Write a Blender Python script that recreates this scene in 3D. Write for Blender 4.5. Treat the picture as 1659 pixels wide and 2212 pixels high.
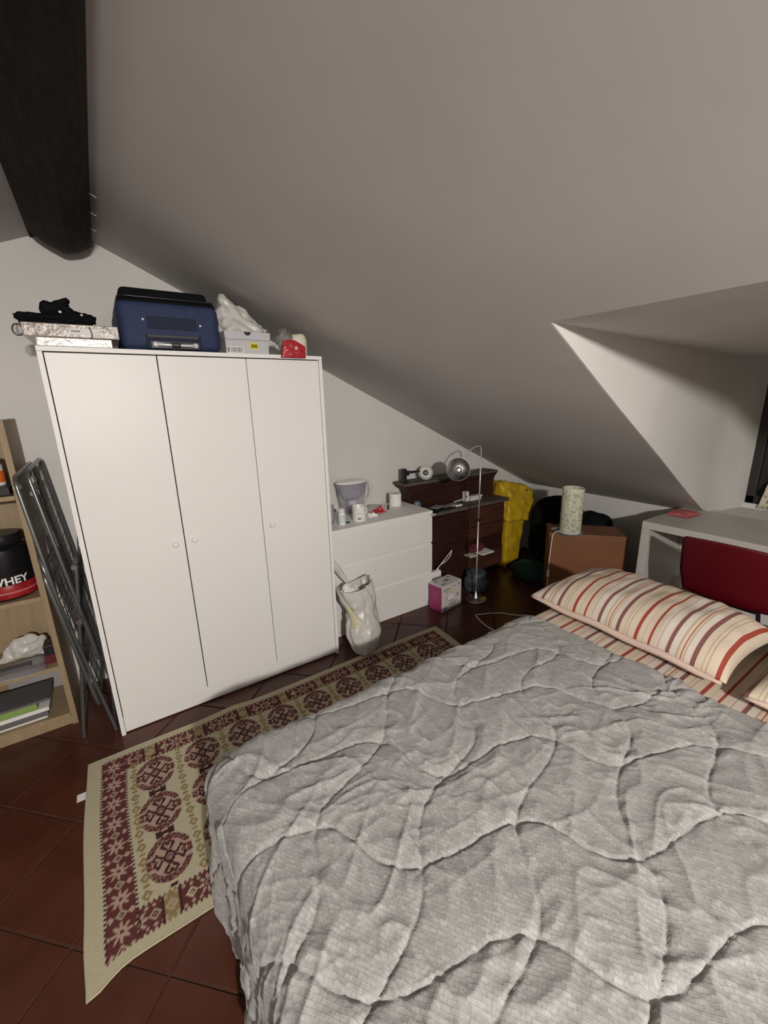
import bpy, bmesh, math, random
import numpy as np
from mathutils import Vector, Matrix, noise
PI = math.pi
scene = bpy.context.scene
for o in list(bpy.data.objects):
    bpy.data.objects.remove(o)
COL = scene.collection

# ------------------------------------------------------------------ camera
cam_d = bpy.data.cameras.new('camera')
cam_d.sensor_fit = 'HORIZONTAL'
cam_d.sensor_width = 36.0
cam_d.lens = 904.3 * 36.0 / 1659.0
cam_d.clip_start = 0.02
cam = bpy.data.objects.new('camera', cam_d)
COL.objects.link(cam)
yaw, pitch, roll = 0.58198, 0.25990, -0.02576
fw = Vector((math.sin(yaw) * math.cos(pitch), math.cos(yaw) * math.cos(pitch), -math.sin(pitch)))
rt = Vector((math.cos(yaw), -math.sin(yaw), 0))
up = rt.cross(fw)
r2 = math.cos(roll) * rt + math.sin(roll) * up
u2 = -math.sin(roll) * rt + math.cos(roll) * up
m = Matrix((r2, u2, -fw)).transposed().to_4x4()
m.translation = Vector((0.154, -2.122, 1.539))
cam.matrix_world = m
scene.camera = cam

# ------------------------------------------------------------------ world: night outside
w = bpy.data.worlds.new('night')
scene.world = w
w.use_nodes = True
w.node_tree.nodes['Background'].inputs[0].default_value = (0.35, 0.45, 0.7, 1)
w.node_tree.nodes['Background'].inputs[1].default_value = 0.004

# ------------------------------------------------------------------ exposure
vs = scene.view_settings
vs.view_transform = 'Standard'
vs.look = 'None'
vs.gamma = 1.0
vs.use_curve_mapping = False
vs.exposure = 0.0
LAMP_POS = Vector((0.06, -3.80, 1.97))
LAMP_STRENGTH = 3500.0


# ------------------------------------------------------------------ materials
def mat(name, col, rough=0.6, metal=0.0, var=0.0, vscale=20.0, bump=0.0, bscale=60.0, spec=0.5,
        trans=0.0, alpha=1.0, emit=None, coat=0.0, col2=None, stretch=None, sheen=0.0, sub=0.0, ior=1.45):
    m = bpy.data.materials.new(name)
    m.use_nodes = True
    nt = m.node_tree
    N, L = nt.nodes, nt.links
    b = N['Principled BSDF']
    b.inputs['Base Color'].default_value = (*col, 1)
    b.inputs['Roughness'].default_value = rough
    b.inputs['Metallic'].default_value = metal
    b.inputs['Specular IOR Level'].default_value = spec
    b.inputs['Transmission Weight'].default_value = trans
    b.inputs['IOR'].default_value = ior
    b.inputs['Alpha'].default_value = alpha
    b.inputs['Coat Weight'].default_value = coat
    b.inputs['Sheen Weight'].default_value = sheen
    if sub:
        b.inputs['Subsurface Weight'].default_value = sub
        b.inputs['Subsurface Scale'].default_value = 0.02
    if emit:
        b.inputs['Emission Color'].default_value = (*emit[0], 1)
        b.inputs['Emission Strength'].default_value = emit[1]
    tc = N.new('ShaderNodeTexCoord')
    mp = N.new('ShaderNodeMapping')
    L.new(tc.outputs['Object'], mp.inputs[0])
    if stretch:
        mp.inputs['Scale'].default_value = stretch
    if var > 0 or col2:
        n = N.new('ShaderNodeTexNoise')
        n.inputs['Scale'].default_value = vscale
        n.inputs['Detail'].default_value = 5
        L.new(mp.outputs[0], n.inputs[0])
        r = N.new('ShaderNodeValToRGB')
        r.color_ramp.elements[0].position = 0.35
        r.color_ramp.elements[1].position = 0.68
        c2 = col2 if col2 else tuple(min(1, c * (1 + var)) for c in col)
        c1 = col if col2 else tuple(c * (1 - var) for c in col)
        r.color_ramp.elements[0].color = (*c1, 1)
        r.color_ramp.elements[1].color = (*c2, 1)
        L.new(n.outputs[0], r.inputs[0])
        L.new(r.outputs[0], b.inputs['Base Color'])
    if bump > 0:
        n2 = N.new('ShaderNodeTexNoise')
        n2.inputs['Scale'].default_value = bscale
        n2.inputs['Detail'].default_value = 6
        L.new(mp.outputs[0], n2.inputs[0])
        bp = N.new('ShaderNodeBump')
        bp.inputs['Strength'].default_value = bump
        bp.inputs['Distance'].default_value = 0.01
        L.new(n2.outputs[0], bp.inputs['Height'])
        L.new(bp.outputs[0], b.inputs['Normal'])
    return m


M = {}
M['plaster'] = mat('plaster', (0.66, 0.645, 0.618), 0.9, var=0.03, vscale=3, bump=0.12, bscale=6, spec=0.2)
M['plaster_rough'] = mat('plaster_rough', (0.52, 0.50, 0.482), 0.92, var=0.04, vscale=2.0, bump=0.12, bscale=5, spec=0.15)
M['white_lacquer'] = mat('white_lacquer', (0.78, 0.765, 0.745), 0.42, var=0.01, vscale=2)
M['white_edge'] = mat('white_edge', (0.80, 0.785, 0.77), 0.45)
M['knob'] = mat('knob_white', (0.80, 0.78, 0.75), 0.35)
M['gap'] = mat('dark_gap', (0.02, 0.018, 0.016), 0.8)
M['tile'] = mat('terracotta', (0.058, 0.017, 0.0095), 0.30, col2=(0.084, 0.026, 0.0145), vscale=5, bump=0.12, bscale=12, spec=0.45)
M['grout'] = mat('grout', (0.075, 0.034, 0.021), 0.9)
M['beam'] = mat('old_beam', (0.006, 0.005, 0.0045), 0.85, col2=(0.017, 0.0145, 0.013), vscale=7, bump=0.9, bscale=11, stretch=(6, 1, 6), spec=0.3)
M['birch'] = mat('birch_ply', (0.29, 0.21, 0.12), 0.55, col2=(0.34, 0.255, 0.15), vscale=5, stretch=(8, 8, 1.0), bump=0.05)
M['chestwood'] = mat('dark_chest_wood', (0.022, 0.007, 0.006), 0.42, col2=(0.042, 0.014, 0.010), vscale=4, stretch=(1.5, 12, 12), bump=0.08)
M['chestdrawer'] = mat('chest_drawer_wood', (0.050, 0.018, 0.011), 0.42, col2=(0.085, 0.032, 0.018), vscale=4, stretch=(1.5, 12, 12), bump=0.08)
M['chesttop'] = mat('dusty_chest_top', (0.07, 0.055, 0.047), 0.7, col2=(0.11, 0.09, 0.078), vscale=9)
M['walnut'] = mat('nightstand_wood', (0.175, 0.069, 0.026), 0.5, col2=(0.20, 0.080, 0.031), vscale=3, stretch=(1, 1, 5), bump=0.05)
M['steel'] = mat('brushed_steel', (0.62, 0.61, 0.60), 0.28, metal=1.0)
M['pole'] = mat('satin_steel', (0.80, 0.78, 0.75), 0.42, metal=0.7)
M['steel_dull'] = mat('dull_steel', (0.42, 0.42, 0.42), 0.38, metal=1.0, var=0.15, vscale=30)
M['graphite'] = mat('grey_tube', (0.20, 0.21, 0.21), 0.28, metal=0.75)
M['wire'] = mat('rack_wire', (0.08, 0.085, 0.085), 0.45, metal=0.5)
M['black'] = mat('black_plastic', (0.012, 0.012, 0.013), 0.35)
M['blackcloth'] = mat('black_cloth', (0.008, 0.008, 0.009), 0.95, bump=0.5, bscale=90, spec=0.1)
M['navy'] = mat('navy_nylon', (0.018, 0.030, 0.085), 0.7, var=0.12, vscale=30, bump=0.25, bscale=250)
M['navydark'] = mat('navy_dark', (0.008, 0.013, 0.036), 0.75, bump=0.25, bscale=250)
M['silver'] = mat('silver_card', (0.44, 0.41, 0.38), 0.3, metal=0.25, var=0.12, vscale=14, bump=0.35, bscale=40)
M['silverbrown'] = mat('wrapped_card', (0.28, 0.225, 0.185), 0.25, var=0.12, vscale=12, bump=0.4, bscale=30, coat=0.5)
M['paper'] = mat('white_paper', (0.74, 0.73, 0.71), 0.8, var=0.03)
M['paper2'] = mat('grey_paper', (0.34, 0.31, 0.32), 0.85, var=0.06, vscale=6)
M['greybox'] = mat('shoe_card', (0.50, 0.50, 0.52), 0.7, var=0.03)
M['yellow_label'] = mat('yellow_label', (0.75, 0.62, 0.03), 0.6)
M['ink'] = mat('ink', (0.03, 0.03, 0.035), 0.8)
M['inkgrey'] = mat('ink_grey', (0.22, 0.22, 0.23), 0.8)
M['plasticbag'] = mat('white_film', (0.70, 0.68, 0.64), 0.28, trans=0.2, var=0.04, vscale=12, bump=0.4, bscale=25, sub=0.0)
M['film'] = mat('clear_film', (0.75, 0.72, 0.72), 0.2, trans=0.8, bump=0.5, bscale=35, alpha=0.55)
M['red'] = mat('red_pouch', (0.40, 0.022, 0.032), 0.35, bump=0.2, bscale=30)
M['cream'] = mat('cream', (0.74, 0.68, 0.55), 0.7, bump=0.3, bscale=60)
M['glass'] = mat('clear_glass', (0.9, 0.9, 0.95), 0.05, trans=1.0, ior=1.3)
M['jug'] = mat('jug_plastic', (0.86, 0.85, 0.92), 0.12, trans=0.85, ior=1.15, alpha=0.5)
M['funnel'] = mat('jug_funnel', (0.68, 0.66, 0.76), 0.2, trans=0.6, ior=1.15)
M['ceramic'] = mat('ceramic', (0.80, 0.78, 0.74), 0.25)
M['tissue'] = mat('tissue', (0.82, 0.80, 0.76), 0.95, bump=0.5, bscale=80)
M['globe'] = mat('opal_globe', (0.72, 0.73, 0.68), 0.3, coat=0.3)
M['pink'] = mat('magenta_card', (0.30, 0.040, 0.125), 0.4)
M['pinkwhite'] = mat('box_white', (0.62, 0.57, 0.57), 0.45)
M['yellow'] = mat('yellow_bag', (0.50, 0.31, 0.008), 0.42, col2=(0.60, 0.40, 0.02), vscale=8, bump=0.45, bscale=12)
M['green'] = mat('green_cloth', (0.010, 0.060, 0.042), 0.9, bump=0.4, bscale=40)
M['redcloth'] = mat('red_cloth', (0.10, 0.012, 0.014), 0.8)
M['darkglass'] = mat('dark_glass', (0.10, 0.125, 0.15), 0.2, trans=0.2, coat=0.4)
M['chairred'] = mat('chair_red', (0.095, 0.002, 0.006), 0.42)
M['deskwhite'] = mat('desk_white', (0.50, 0.475, 0.44), 0.5, var=0.02, vscale=3)
M['salmon'] = mat('salmon_cloth', (0.48, 0.13, 0.13), 0.7)
M['mattress'] = mat('mattress_ticking', (0.55, 0.54, 0.53), 0.9)
M['bedframe'] = mat('bed_frame', (0.03, 0.02, 0.018), 0.7)
M['cord'] = mat('white_cord', (0.76, 0.74, 0.70), 0.5)
M['tubblack'] = mat('tub_black', (0.008, 0.008, 0.010), 0.22)
M['tubred'] = mat('tub_red', (0.30, 0.012, 0.016), 0.35, var=0.3, vscale=20)
M['orange'] = mat('orange_label', (0.70, 0.14, 0.03), 0.5)
M['notegreen'] = mat('notebook_green', (0.22, 0.34, 0.09), 0.6, var=0.1)
M['folder'] = mat('folder_grey', (0.12, 0.11, 0.11), 0.6)
M['peel'] = mat('printed_film', (0.50, 0.47, 0.20), 0.5, col2=(0.62, 0.58, 0.50), vscale=40)
M['added_shade'] = mat('added_lamp_shade', (.55, .53, .50), .6)
M['handle_silver'] = mat('handle_silver', (.82, .82, .84), .35, metal=.25)
M['bulb'] = mat('lit_bulb', (1, 1, 1), 0.5, emit=((1.0, 0.95, 0.89), LAMP_STRENGTH))
M['bulbgrey'] = mat('dull_bulb', (0.25, 0.22, 0.18), 0.2, coat=0.6)
M['windowwood'] = mat('window_wood', (0.028, 0.024, 0.020), 0.6)
M['night'] = mat('night_pane', (0.01, 0.012, 0.014), 0.05, coat=0.5)
M['bluegrey'] = mat('blue_grey', (0.14, 0.17, 0.22), 0.5)


def striped_mat():
    """stripes run along object X; colour varies along object Y"""
    m = mat('striped_cotton', (0.7, 0.6, 0.5), 0.9, bump=0.12, bscale=300, spec=0.15)
    nt = m.node_tree; N, L = nt.nodes, nt.links
    at = N.new('ShaderNodeAttribute'); at.attribute_name = 'across'
    ml = N.new('ShaderNodeMath'); ml.operation = 'MULTIPLY'; ml.inputs[1].default_value = 1 / 0.268
    fr = N.new('ShaderNodeMath'); fr.operation = 'FRACT'
    L.new(at.outputs['Fac'], ml.inputs[0]); L.new(ml.outputs[0], fr.inputs[0])
    r = N.new('ShaderNodeValToRGB'); cr = r.color_ramp; cr.interpolation = 'CONSTANT'
    base = (0.62, 0.53, 0.41); pk = (0.66, 0.50, 0.44); rd = (0.33, 0.065, 0.045); br = (0.20, 0.095, 0.085)
    tn = (0.46, 0.36, 0.27); wt = (0.63, 0.57, 0.50)
    st = [(0.0, base), (.05, rd), (.095, base), (.13, pk), (.15, base), (.19, tn), (.205, base), (.235, tn), (.25, base),
          (.32, br), (.37, pk), (.385, wt), (.44, tn), (.455, base), (.475, rd), (.485, base), (.52, tn), (.545, wt),
          (.62, br), (.665, pk), (.69, wt), (.76, tn), (.775, wt), (.80, pk), (.82, base), (.87, rd), (.90, base), (.925, pk), (.94, base), (.97, tn), (.98, base)]
    while len(cr.elements) < len(st): cr.elements.new(0.5)
    for e, (p, c) in zip(cr.elements, sorted(st)):
        e.position = p; e.color = (*c, 1)
    L.new(fr.outputs[0], r.inputs[0]); L.new(r.outputs[0], N['Principled BSDF'].inputs['Base Color'])
    return m


def attr_mat(name, rough, bump=0.2, bscale=250):
    m = mat(name, (0.5, 0.5, 0.5), rough, bump=bump, bscale=bscale, spec=0.1)
    nt = m.node_tree; N, L = nt.nodes, nt.links
    at = N.new('ShaderNodeAttribute'); at.attribute_name = 'woven'
    L.new(at.outputs['Color'], N['Principled BSDF'].inputs['Base Color'])
    return m


def quilt_mat():
    m = bpy.data.materials.new('quilt_jersey'); m.use_nodes = True
    nt = m.node_tree; N, L = nt.nodes, nt.links
    b = N['Principled BSDF']; b.inputs['Roughness'].default_value = 0.85
    b.inputs['Specular IOR Level'].default_value = 0.2
    b.inputs['Sheen Weight'].default_value = 0.15
    uv = N.new('ShaderNodeUVMap'); uv.uv_map = 'cloth'
    nz = N.new('ShaderNodeTexNoise'); nz.inputs['Scale'].default_value = 45; nz.inputs['Detail'].default_value = 3
    mx = N.new('ShaderNodeVectorMath'); mx.operation = 'MULTIPLY_ADD'
    mx.inputs[1].default_value = (0.006, 0.006, 0)
    L.new(uv.outputs[0], nz.inputs[0]); L.new(nz.outputs[1], mx.inputs[0]); L.new(uv.outputs[0], mx.inputs[2])
    mp = N.new('ShaderNodeMapping'); mp.inputs['Rotation'].default_value = (0, 0, 0.62 + PI / 2)
    L.new(mx.outputs[0], mp.inputs[0])
    br = N.new('ShaderNodeTexBrick')
    br.inputs['Scale'].default_value = 1.0
    br.inputs['Brick Width'].default_value = 0.0155; br.inputs['Row Height'].default_value = 0.0082
    br.inputs['Mortar Size'].default_value = 0.0010; br.inputs['Mortar Smooth'].default_value = 0.8
    br.inputs['Color1'].default_value = (0.305, 0.299, 0.29, 1); br.inputs['Color2'].default_value = (0.400, 0.393, 0.382, 1)
    br.inputs['Mortar'].default_value = (0.312, 0.306, 0.297, 1)
    L.new(mp.outputs[0], br.inputs[0])
    n3 = N.new('ShaderNodeTexNoise'); n3.inputs['Scale'].default_value = 160; n3.inputs['Detail'].default_value = 4
    L.new(uv.outputs[0], n3.inputs[0])
    rr = N.new('ShaderNodeValToRGB'); rr.color_ramp.elements[0].position = .3; rr.color_ramp.elements[1].position = .7
    rr.color_ramp.elements[0].color = (.80, .80, .80, 1); rr.color_ramp.elements[1].color = (1.08, 1.08, 1.08, 1)
    L.new(n3.outputs[0], rr.inputs[0])
    mu = N.new('ShaderNodeMix'); mu.data_type = 'RGBA'; mu.blend_type = 'MULTIPLY'; mu.inputs[0].default_value = 1.0
    L.new(br.outputs[0], mu.inputs[6]); L.new(rr.outputs[0], mu.inputs[7])
    L.new(mu.outputs[2], b.inputs['Base Color'])
    inv = N.new('ShaderNodeMath'); inv.operation = 'MULTIPLY_ADD'; inv.inputs[1].default_value = -1.0; inv.inputs[2].default_value = 1.0
    L.new(br.outputs['Fac'], inv.inputs[0])
    ad = N.new('ShaderNodeMath'); ad.operation = 'MULTIPLY_ADD'; ad.inputs[1].default_value = 0.55
    L.new(n3.outputs[0], ad.inputs[0]); L.new(inv.outputs[0], ad.inputs[2])
    bp = N.new('ShaderNodeBump'); bp.inputs['Strength'].default_value = 0.3; bp.inputs['Distance'].default_value = 0.0016
    L.new(ad.outputs[0], bp.inputs['Height']); L.new(bp.outputs[0], b.inputs['Normal'])
    return m


def shade_mat():
    m = mat('patterned_shade', (0.55, 0.56, 0.42), 0.8, spec=0.2)
    nt = m.node_tree; N, L = nt.nodes, nt.links
    tc = N.new('ShaderNodeTexCoord'); nz = N.new('ShaderNodeTexNoise'); nz.inputs['Scale'].default_value = 18
    L.new(tc.outputs['Object'], nz.inputs[0])
    vm = N.new('ShaderNodeVectorMath'); vm.operation = 'MULTIPLY_ADD'; vm.inputs[1].default_value = (.07, .07, .07)
    L.new(nz.outputs[1], vm.inputs[0]); L.new(tc.outputs['Object'], vm.inputs[2])
    vo = N.new('ShaderNodeTexVoronoi'); vo.feature = 'DISTANCE_TO_EDGE'; vo.inputs['Scale'].default_value = 27
    L.new(vm.outputs[0], vo.inputs[0])
    r = N.new('ShaderNodeValToRGB'); e = r.color_ramp.elements
    e[0].position = .05; e[0].color = (0.66, 0.65, 0.47, 1)
    e[1].position = .19; e[1].color = (0.40, 0.43, 0.33, 1)
    L.new(vo.outputs[0], r.inputs[0]); L.new(r.outputs[0], N['Principled BSDF'].inputs['Base Color'])
    return m


def floral_mat():
    m = mat('floral_cloth', (0.55, 0.50, 0.40), 0.9)
    nt = m.node_tree; N, L = nt.nodes, nt.links
    tc = N.new('ShaderNodeTexCoord')
    nz = N.new('ShaderNodeTexNoise'); nz.inputs['Scale'].default_value = 22; nz.inputs['Detail'].default_value = 3
    L.new(tc.outputs['Object'], nz.inputs[0])
    r = N.new('ShaderNodeValToRGB'); cr = r.color_ramp
    cr.elements[0].position = .36; cr.elements[0].color = (.12, .15, .07, 1)
    cr.elements[1].position = .44; cr.elements[1].color = (.62, .58, .45, 1)
    e = cr.elements.new(.62); e.color = (.62, .58, .45, 1)
    e = cr.elements.new(.66); e.color = (.32, .16, .15, 1)
    L.new(nz.outputs[0], r.inputs[0]); L.new(r.outputs[0], N['Principled BSDF'].inputs['Base Color'])
    return m


M['stripes'] = striped_mat()
M['rug'] = attr_mat('woven_rug', 0.95, bump=0.3, bscale=300)
M['quilt'] = quilt_mat()
M['shade'] = shade_mat()
M['floral'] = floral_mat()


# ------------------------------------------------------------------ helpers
def root_matrix(o):
    while o.parent: o = o.parent
    return Matrix.Translation(o.location) @ o.rotation_euler.to_matrix().to_4x4()


class B:
    """collects shapes in world coordinates; build() links them as ONE mesh object"""
    def __init__(s): s.bm = bmesh.new()

    def _merge(s, b2, T=None):
        if T is not None: bmesh.ops.transform(b2, matrix=T, verts=b2.verts)
        me = bpy.data.meshes.new('t'); b2.to_mesh(me); b2.free(); s.bm.from_mesh(me); bpy.data.meshes.remove(me)

    def box(s, lo, hi, bev=0.0, T=None, seg=2):
        b = bmesh.new()
        bmesh.ops.create_cube(b, size=1)
        c = [(l + h) / 2 for l, h in zip(lo, hi)]; d = [abs(h - l) for l, h in zip(lo, hi)]
        for v in b.verts: v.co = Vector((v.co.x * d[0] + c[0], v.co.y * d[1] + c[1], v.co.z * d[2] + c[2]))
        if bev > 0: bmesh.ops.bevel(b, geom=b.edges[:], offset=min(bev, min(d) * .45), segments=seg, profile=.5, affect='EDGES')
        s._merge(b, T); return s

    def tube(s, pts, r, n=10, closed=False, caps=True):
        pts = [Vector(p) for p in pts]; k = len(pts)
        rr = r if isinstance(r, (list, tuple)) else [r] * k
        rings = []; ref = None
        for i in range(k):
            a = pts[(i - 1) % k] if (i > 0 or closed) else pts[i]
            c = pts[(i + 1) % k] if (i < k - 1 or closed) else pts[i]
            t = (c - a).normalized()
            if ref is None: ref = Vector((0, 0, 1)) if abs(t.z) < .9 else Vector((1, 0, 0))
            x = t.cross(ref).normalized(); y = x.cross(t).normalized(); ref = y
            rings.append([s.bm.verts.new(pts[i] + (x * math.cos(2 * PI * j / n) + y * math.sin(2 * PI * j / n)) * rr[i]) for j in range(n)])
        for i in range(k if closed else k - 1):
            A, C = rings[i], rings[(i + 1) % k]
            for j in range(n): s.bm.faces.new((A[j], A[(j + 1) % n], C[(j + 1) % n], C[j]))
        if caps and not closed:
            s.bm.faces.new(rings[0][::-1]); s.bm.faces.new(rings[-1])
        return s

    def lathe(s, prof, c=(0, 0, 0), n=32, T=None, fn=None):
        b = bmesh.new(); rings = []
        for r, z in prof:
            if r < 1e-6: rings.append([b.verts.new((0, 0, z))]); continue
            rings.append([b.verts.new((r * math.cos(2 * PI * j / n), r * math.sin(2 * PI * j / n), z)) for j in range(n)])
        for A, C in zip(rings, rings[1:]):
            for j in range(n):
                q = (j + 1) % n
                if len(A) == 1 and len(C) == 1: continue
                if len(A) == 1: b.faces.new((A[0], C[q], C[j]))
                elif len(C) == 1: b.faces.new((A[j], A[q], C[0]))
                else: b.faces.new((A[j], A[q], C[q], C[j]))
        if fn:
            for v in b.verts: v.co = fn(v.co.copy())
        s._merge(b, (T if T is not None else Matrix.Translation(Vector(c)))); return s

    def grid(s, f, nu, nv, closeu=False):
        R = [[s.bm.verts.new(f(i / (nu if closeu else nu - 1), j / (nv - 1))) for j in range(nv)] for i in range(nu)]
        for i in range(nu if closeu else nu - 1):
            for j in range(nv - 1):
                s.bm.faces.new((R[i][j], R[(i + 1) % nu][j], R[(i + 1) % nu][j + 1], R[i][j + 1]))
        return s

    def poly(s, pts, ext=None):
        """flat polygon, extruded by the vector ext"""
        A = [s.bm.verts.new(p) for p in pts]
        if ext is None: s.bm.faces.new(A); return s
        e = Vector(ext); C = [s.bm.verts.new(Vector(p) + e) for p in pts]
        s.bm.faces.new(A[::-1]); s.bm.faces.new(C)
        for i in range(len(A)):
            j = (i + 1) % len(A); s.bm.faces.new((A[i], A[j], C[j], C[i]))
        return s

    def blob(s, c, d, nu=36, nv=22, p=2.6, amp=0.1, fr=3.0, seed=0, flat=True, T=None, ridge=False):
        """lumpy soft thing: superellipsoid with folds"""
        b = bmesh.new(); c = Vector(c); so = Vector((seed * 7.3, seed * 3.1, seed * 1.7))
        def sg(x): return math.copysign(abs(x) ** (2 / p), x)
        rows = []
        for j in range(nv + 1):
            ph = -PI / 2 + PI * j / nv; row = []
            for i in range(nu):
                th = 2 * PI * i / nu
                q = Vector((sg(math.cos(ph)) * sg(math.cos(th)), sg(math.cos(ph)) * sg(math.sin(th)), sg(math.sin(ph))))
                nn = noise.noise(q * fr + so)
                if ridge: nn = 1 - 2.4 * abs(nn) + .4 * noise.noise(q * fr * 2.7 + so) - .5
                k = 1 + amp * nn
                v = Vector((q.x * d[0] * k, q.y * d[1] * k, q.z * d[2] * k))
                if flat and v.z < -d[2] * .82: v.z = -d[2] * .82
                row.append(b.verts.new(v))
                if j in (0, nv): break
            rows.append(row)
        for A, C in zip(rows, rows[1:]):
            for i in range(nu):
                q = (i + 1) % nu
                if len(A) == 1: b.faces.new((A[0], C[q], C[i]))
                elif len(C) == 1: b.faces.new((A[i], A[q], C[0]))
                else: b.faces.new((A[i], A[q], C[q], C[i]))
        if T is not None: bmesh.ops.transform(b, matrix=T, verts=b.verts)
        s._merge(b, Matrix.Translation(c)); return s

    def crumple(s, pts, amp=.015, seed=0, cuts=3, fr=14):
        """creased film: hull of a few points, subdivided and pushed into sharp folds"""
        b = bmesh.new()
        for p in pts: b.verts.new(p)
        bmesh.ops.convex_hull(b, input=b.verts[:])
        for v in [v for v in b.verts if not v.link_faces]: b.verts.remove(v)
        bmesh.ops.subdivide_edges(b, edges=b.edges[:], cuts=cuts, use_grid_fill=True)
        bmesh.ops.subdivide_edges(b, edges=b.edges[:], cuts=2, use_grid_fill=True)
        b.normal_update(); so = Vector((seed * 3.7, seed * 1.3, seed * 5.1)); zmin = min(v.co.z for v in b.verts)
        N_ = [(v, v.normal.copy()) for v in b.verts]
        for v, n_ in N_:
            q = v.co * fr + so
            k = abs(noise.noise(q)) * 1.6 - .35 + .5 * abs(noise.noise(q * 2.3))
            v.co = v.co + n_ * (k * amp); v.co.z = max(v.co.z, zmin)
        s._merge(b); return s

    def build(s, name, m, parent=None, smooth=None, origin=None, kind=None, label=None, solid=None, auto=None):
        bm = s.bm
        bmesh.ops.recalc_face_normals(bm, faces=bm.faces)
        if parent is not None: bmesh.ops.transform(bm, matrix=root_matrix(parent).inverted(), verts=bm.verts)
        elif origin is not None: bmesh.ops.transform(bm, matrix=Matrix.Translation(-Vector(origin)), verts=bm.verts)
        me = bpy.data.meshes.new(name); bm.to_mesh(me); bm.free()
        me.materials.append(M[m] if isinstance(m, str) else m)
        if smooth or auto:
            for p_ in me.polygons: p_.use_smooth = True
            if auto: me.set_sharp_from_angle(angle=math.radians(auto))
        o = bpy.data.objects.new(name, me); COL.objects.link(o)
        if parent is not None: o.parent = parent
        elif origin is not None: o.location = origin
        if kind: o['kind'] = kind
        if label: o['label'] = label
        if solid:
            sm = o.modifiers.new('solid', 'SOLIDIFY'); sm.thickness = solid; sm.offset = 0
        return o


def thing(name, label, cat, loc=(0, 0, 0), rz=0.0, group=None):
    o = bpy.data.objects.new(name, None); COL.objects.link(o)
    o.empty_display_size = 0.05
    o.location = loc; o.rotation_euler = (0, 0, rz)
    return tag(o, label, cat, group)


def tag(o, label, cat, group=None):
    o['label'] = label; o['category'] = cat
    if group: o['group'] = group
    return o


def frame(origin, xdir, ydir=None, zdir=None):
    """matrix whose local axes are x, y, z in the world"""
    x = Vector(xdir).normalized()
    if zdir is not None:
        z = Vector(zdir); z = (z - x * z.dot(x)).normalized(); y = z.cross(x)
    else:
        y = Vector(ydir); y = (y - x * y.dot(x)).normalized(); z = x.cross(y)
    T = Matrix((x, y, z)).transposed().to_4x4(); T.translation = Vector(origin); return T


def axis(origin, d):
    """local Z points along d"""
    z = Vector(d).normalized(); a = Vector((0, 0, 1)) if abs(z.z) < .95 else Vector((1, 0, 0))
    x = a.cross(z).normalized(); y = z.cross(x)
    T = Matrix((x, y, z)).transposed().to_4x4(); T.translation = Vector(origin); return T


def spline(pts, n=8):
    P = [Vector(p) for p in pts]; P = [P[0] * 2 - P[1]] + P + [P[-1] * 2 - P[-2]]; out = []
    for i in range(1, len(P) - 2):
        for k in range(n):
            t = k / n; a, b, c, d = P[i - 1:i + 3]
            out.append(.5 * ((2 * b) + (c - a) * t + (2 * a - 5 * b + 4 * c - d) * t * t + (3 * b - a - 3 * c + d) * t ** 3))
    return out + [P[-2]]


def text_part(s, body, size, f, name, m, parent, ext=0.0006):
    cu = bpy.data.curves.new('txt', 'FONT'); cu.body = body; cu.size = size; cu.extrude = ext; cu.offset = size * .025
    t = bpy.data.objects.new('txt', cu); COL.objects.link(t)
    me = bpy.data.meshes.new_from_object(t.evaluated_get(bpy.context.evaluated_depsgraph_get()))
    bpy.data.objects.remove(t)
    b = bmesh.new(); b.from_mesh(me)
    bmesh.ops.subdivide_edges(b, edges=b.edges[:], cuts=1)
    for v in b.verts: v.co = Vector(f(v.co.x, v.co.y, v.co.z))
    k = B(); k._merge(b)
    return k.build(name, m, parent)


# ================================================================== THE SETTING
XW, YB, YF, XL = 3.70, 0.579, -6.60, -3.10       # right knee wall, back wall, rear wall, left wall
Z0, K = 2.450, 0.476                              # right slope z = Z0 - K x
def zr(x): return Z0 - K * x
ZL0, KL = 2.297, 0.41                             # left slope z = ZL0 + KL x
def zl(x): return ZL0 + KL * x
XR = (Z0 - ZL0) / (K + KL)                        # ridge
def ceil_z(x): return min(zr(x), zl(x))


def struct(o): o['kind'] = 'structure'; return o


fl = struct(B().box((XL - .1, YF - .1, -.12), (XW + .9, YB + .1, -0.006)).build('floor', 'grout'))


def clip(poly, x0, x1, y0, y1):
    for ax, lim, sgn in ((0, x0, 1), (0, x1, -1), (1, y0, 1), (1, y1, -1)):
        out = []
        for i in range(len(poly)):
            a, b = poly[i - 1], poly[i]
            da, db = sgn * (a[ax] - lim), sgn * (b[ax] - lim)
            if (da >= 0) != (db >= 0):
                t = da / (da - db); out.append((a[0] + (b[0] - a[0]) * t, a[1] + (b[1] - a[1]) * t))
            if db >= 0: out.append(b)
        poly = out
        if not poly: return poly
    return poly


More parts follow.
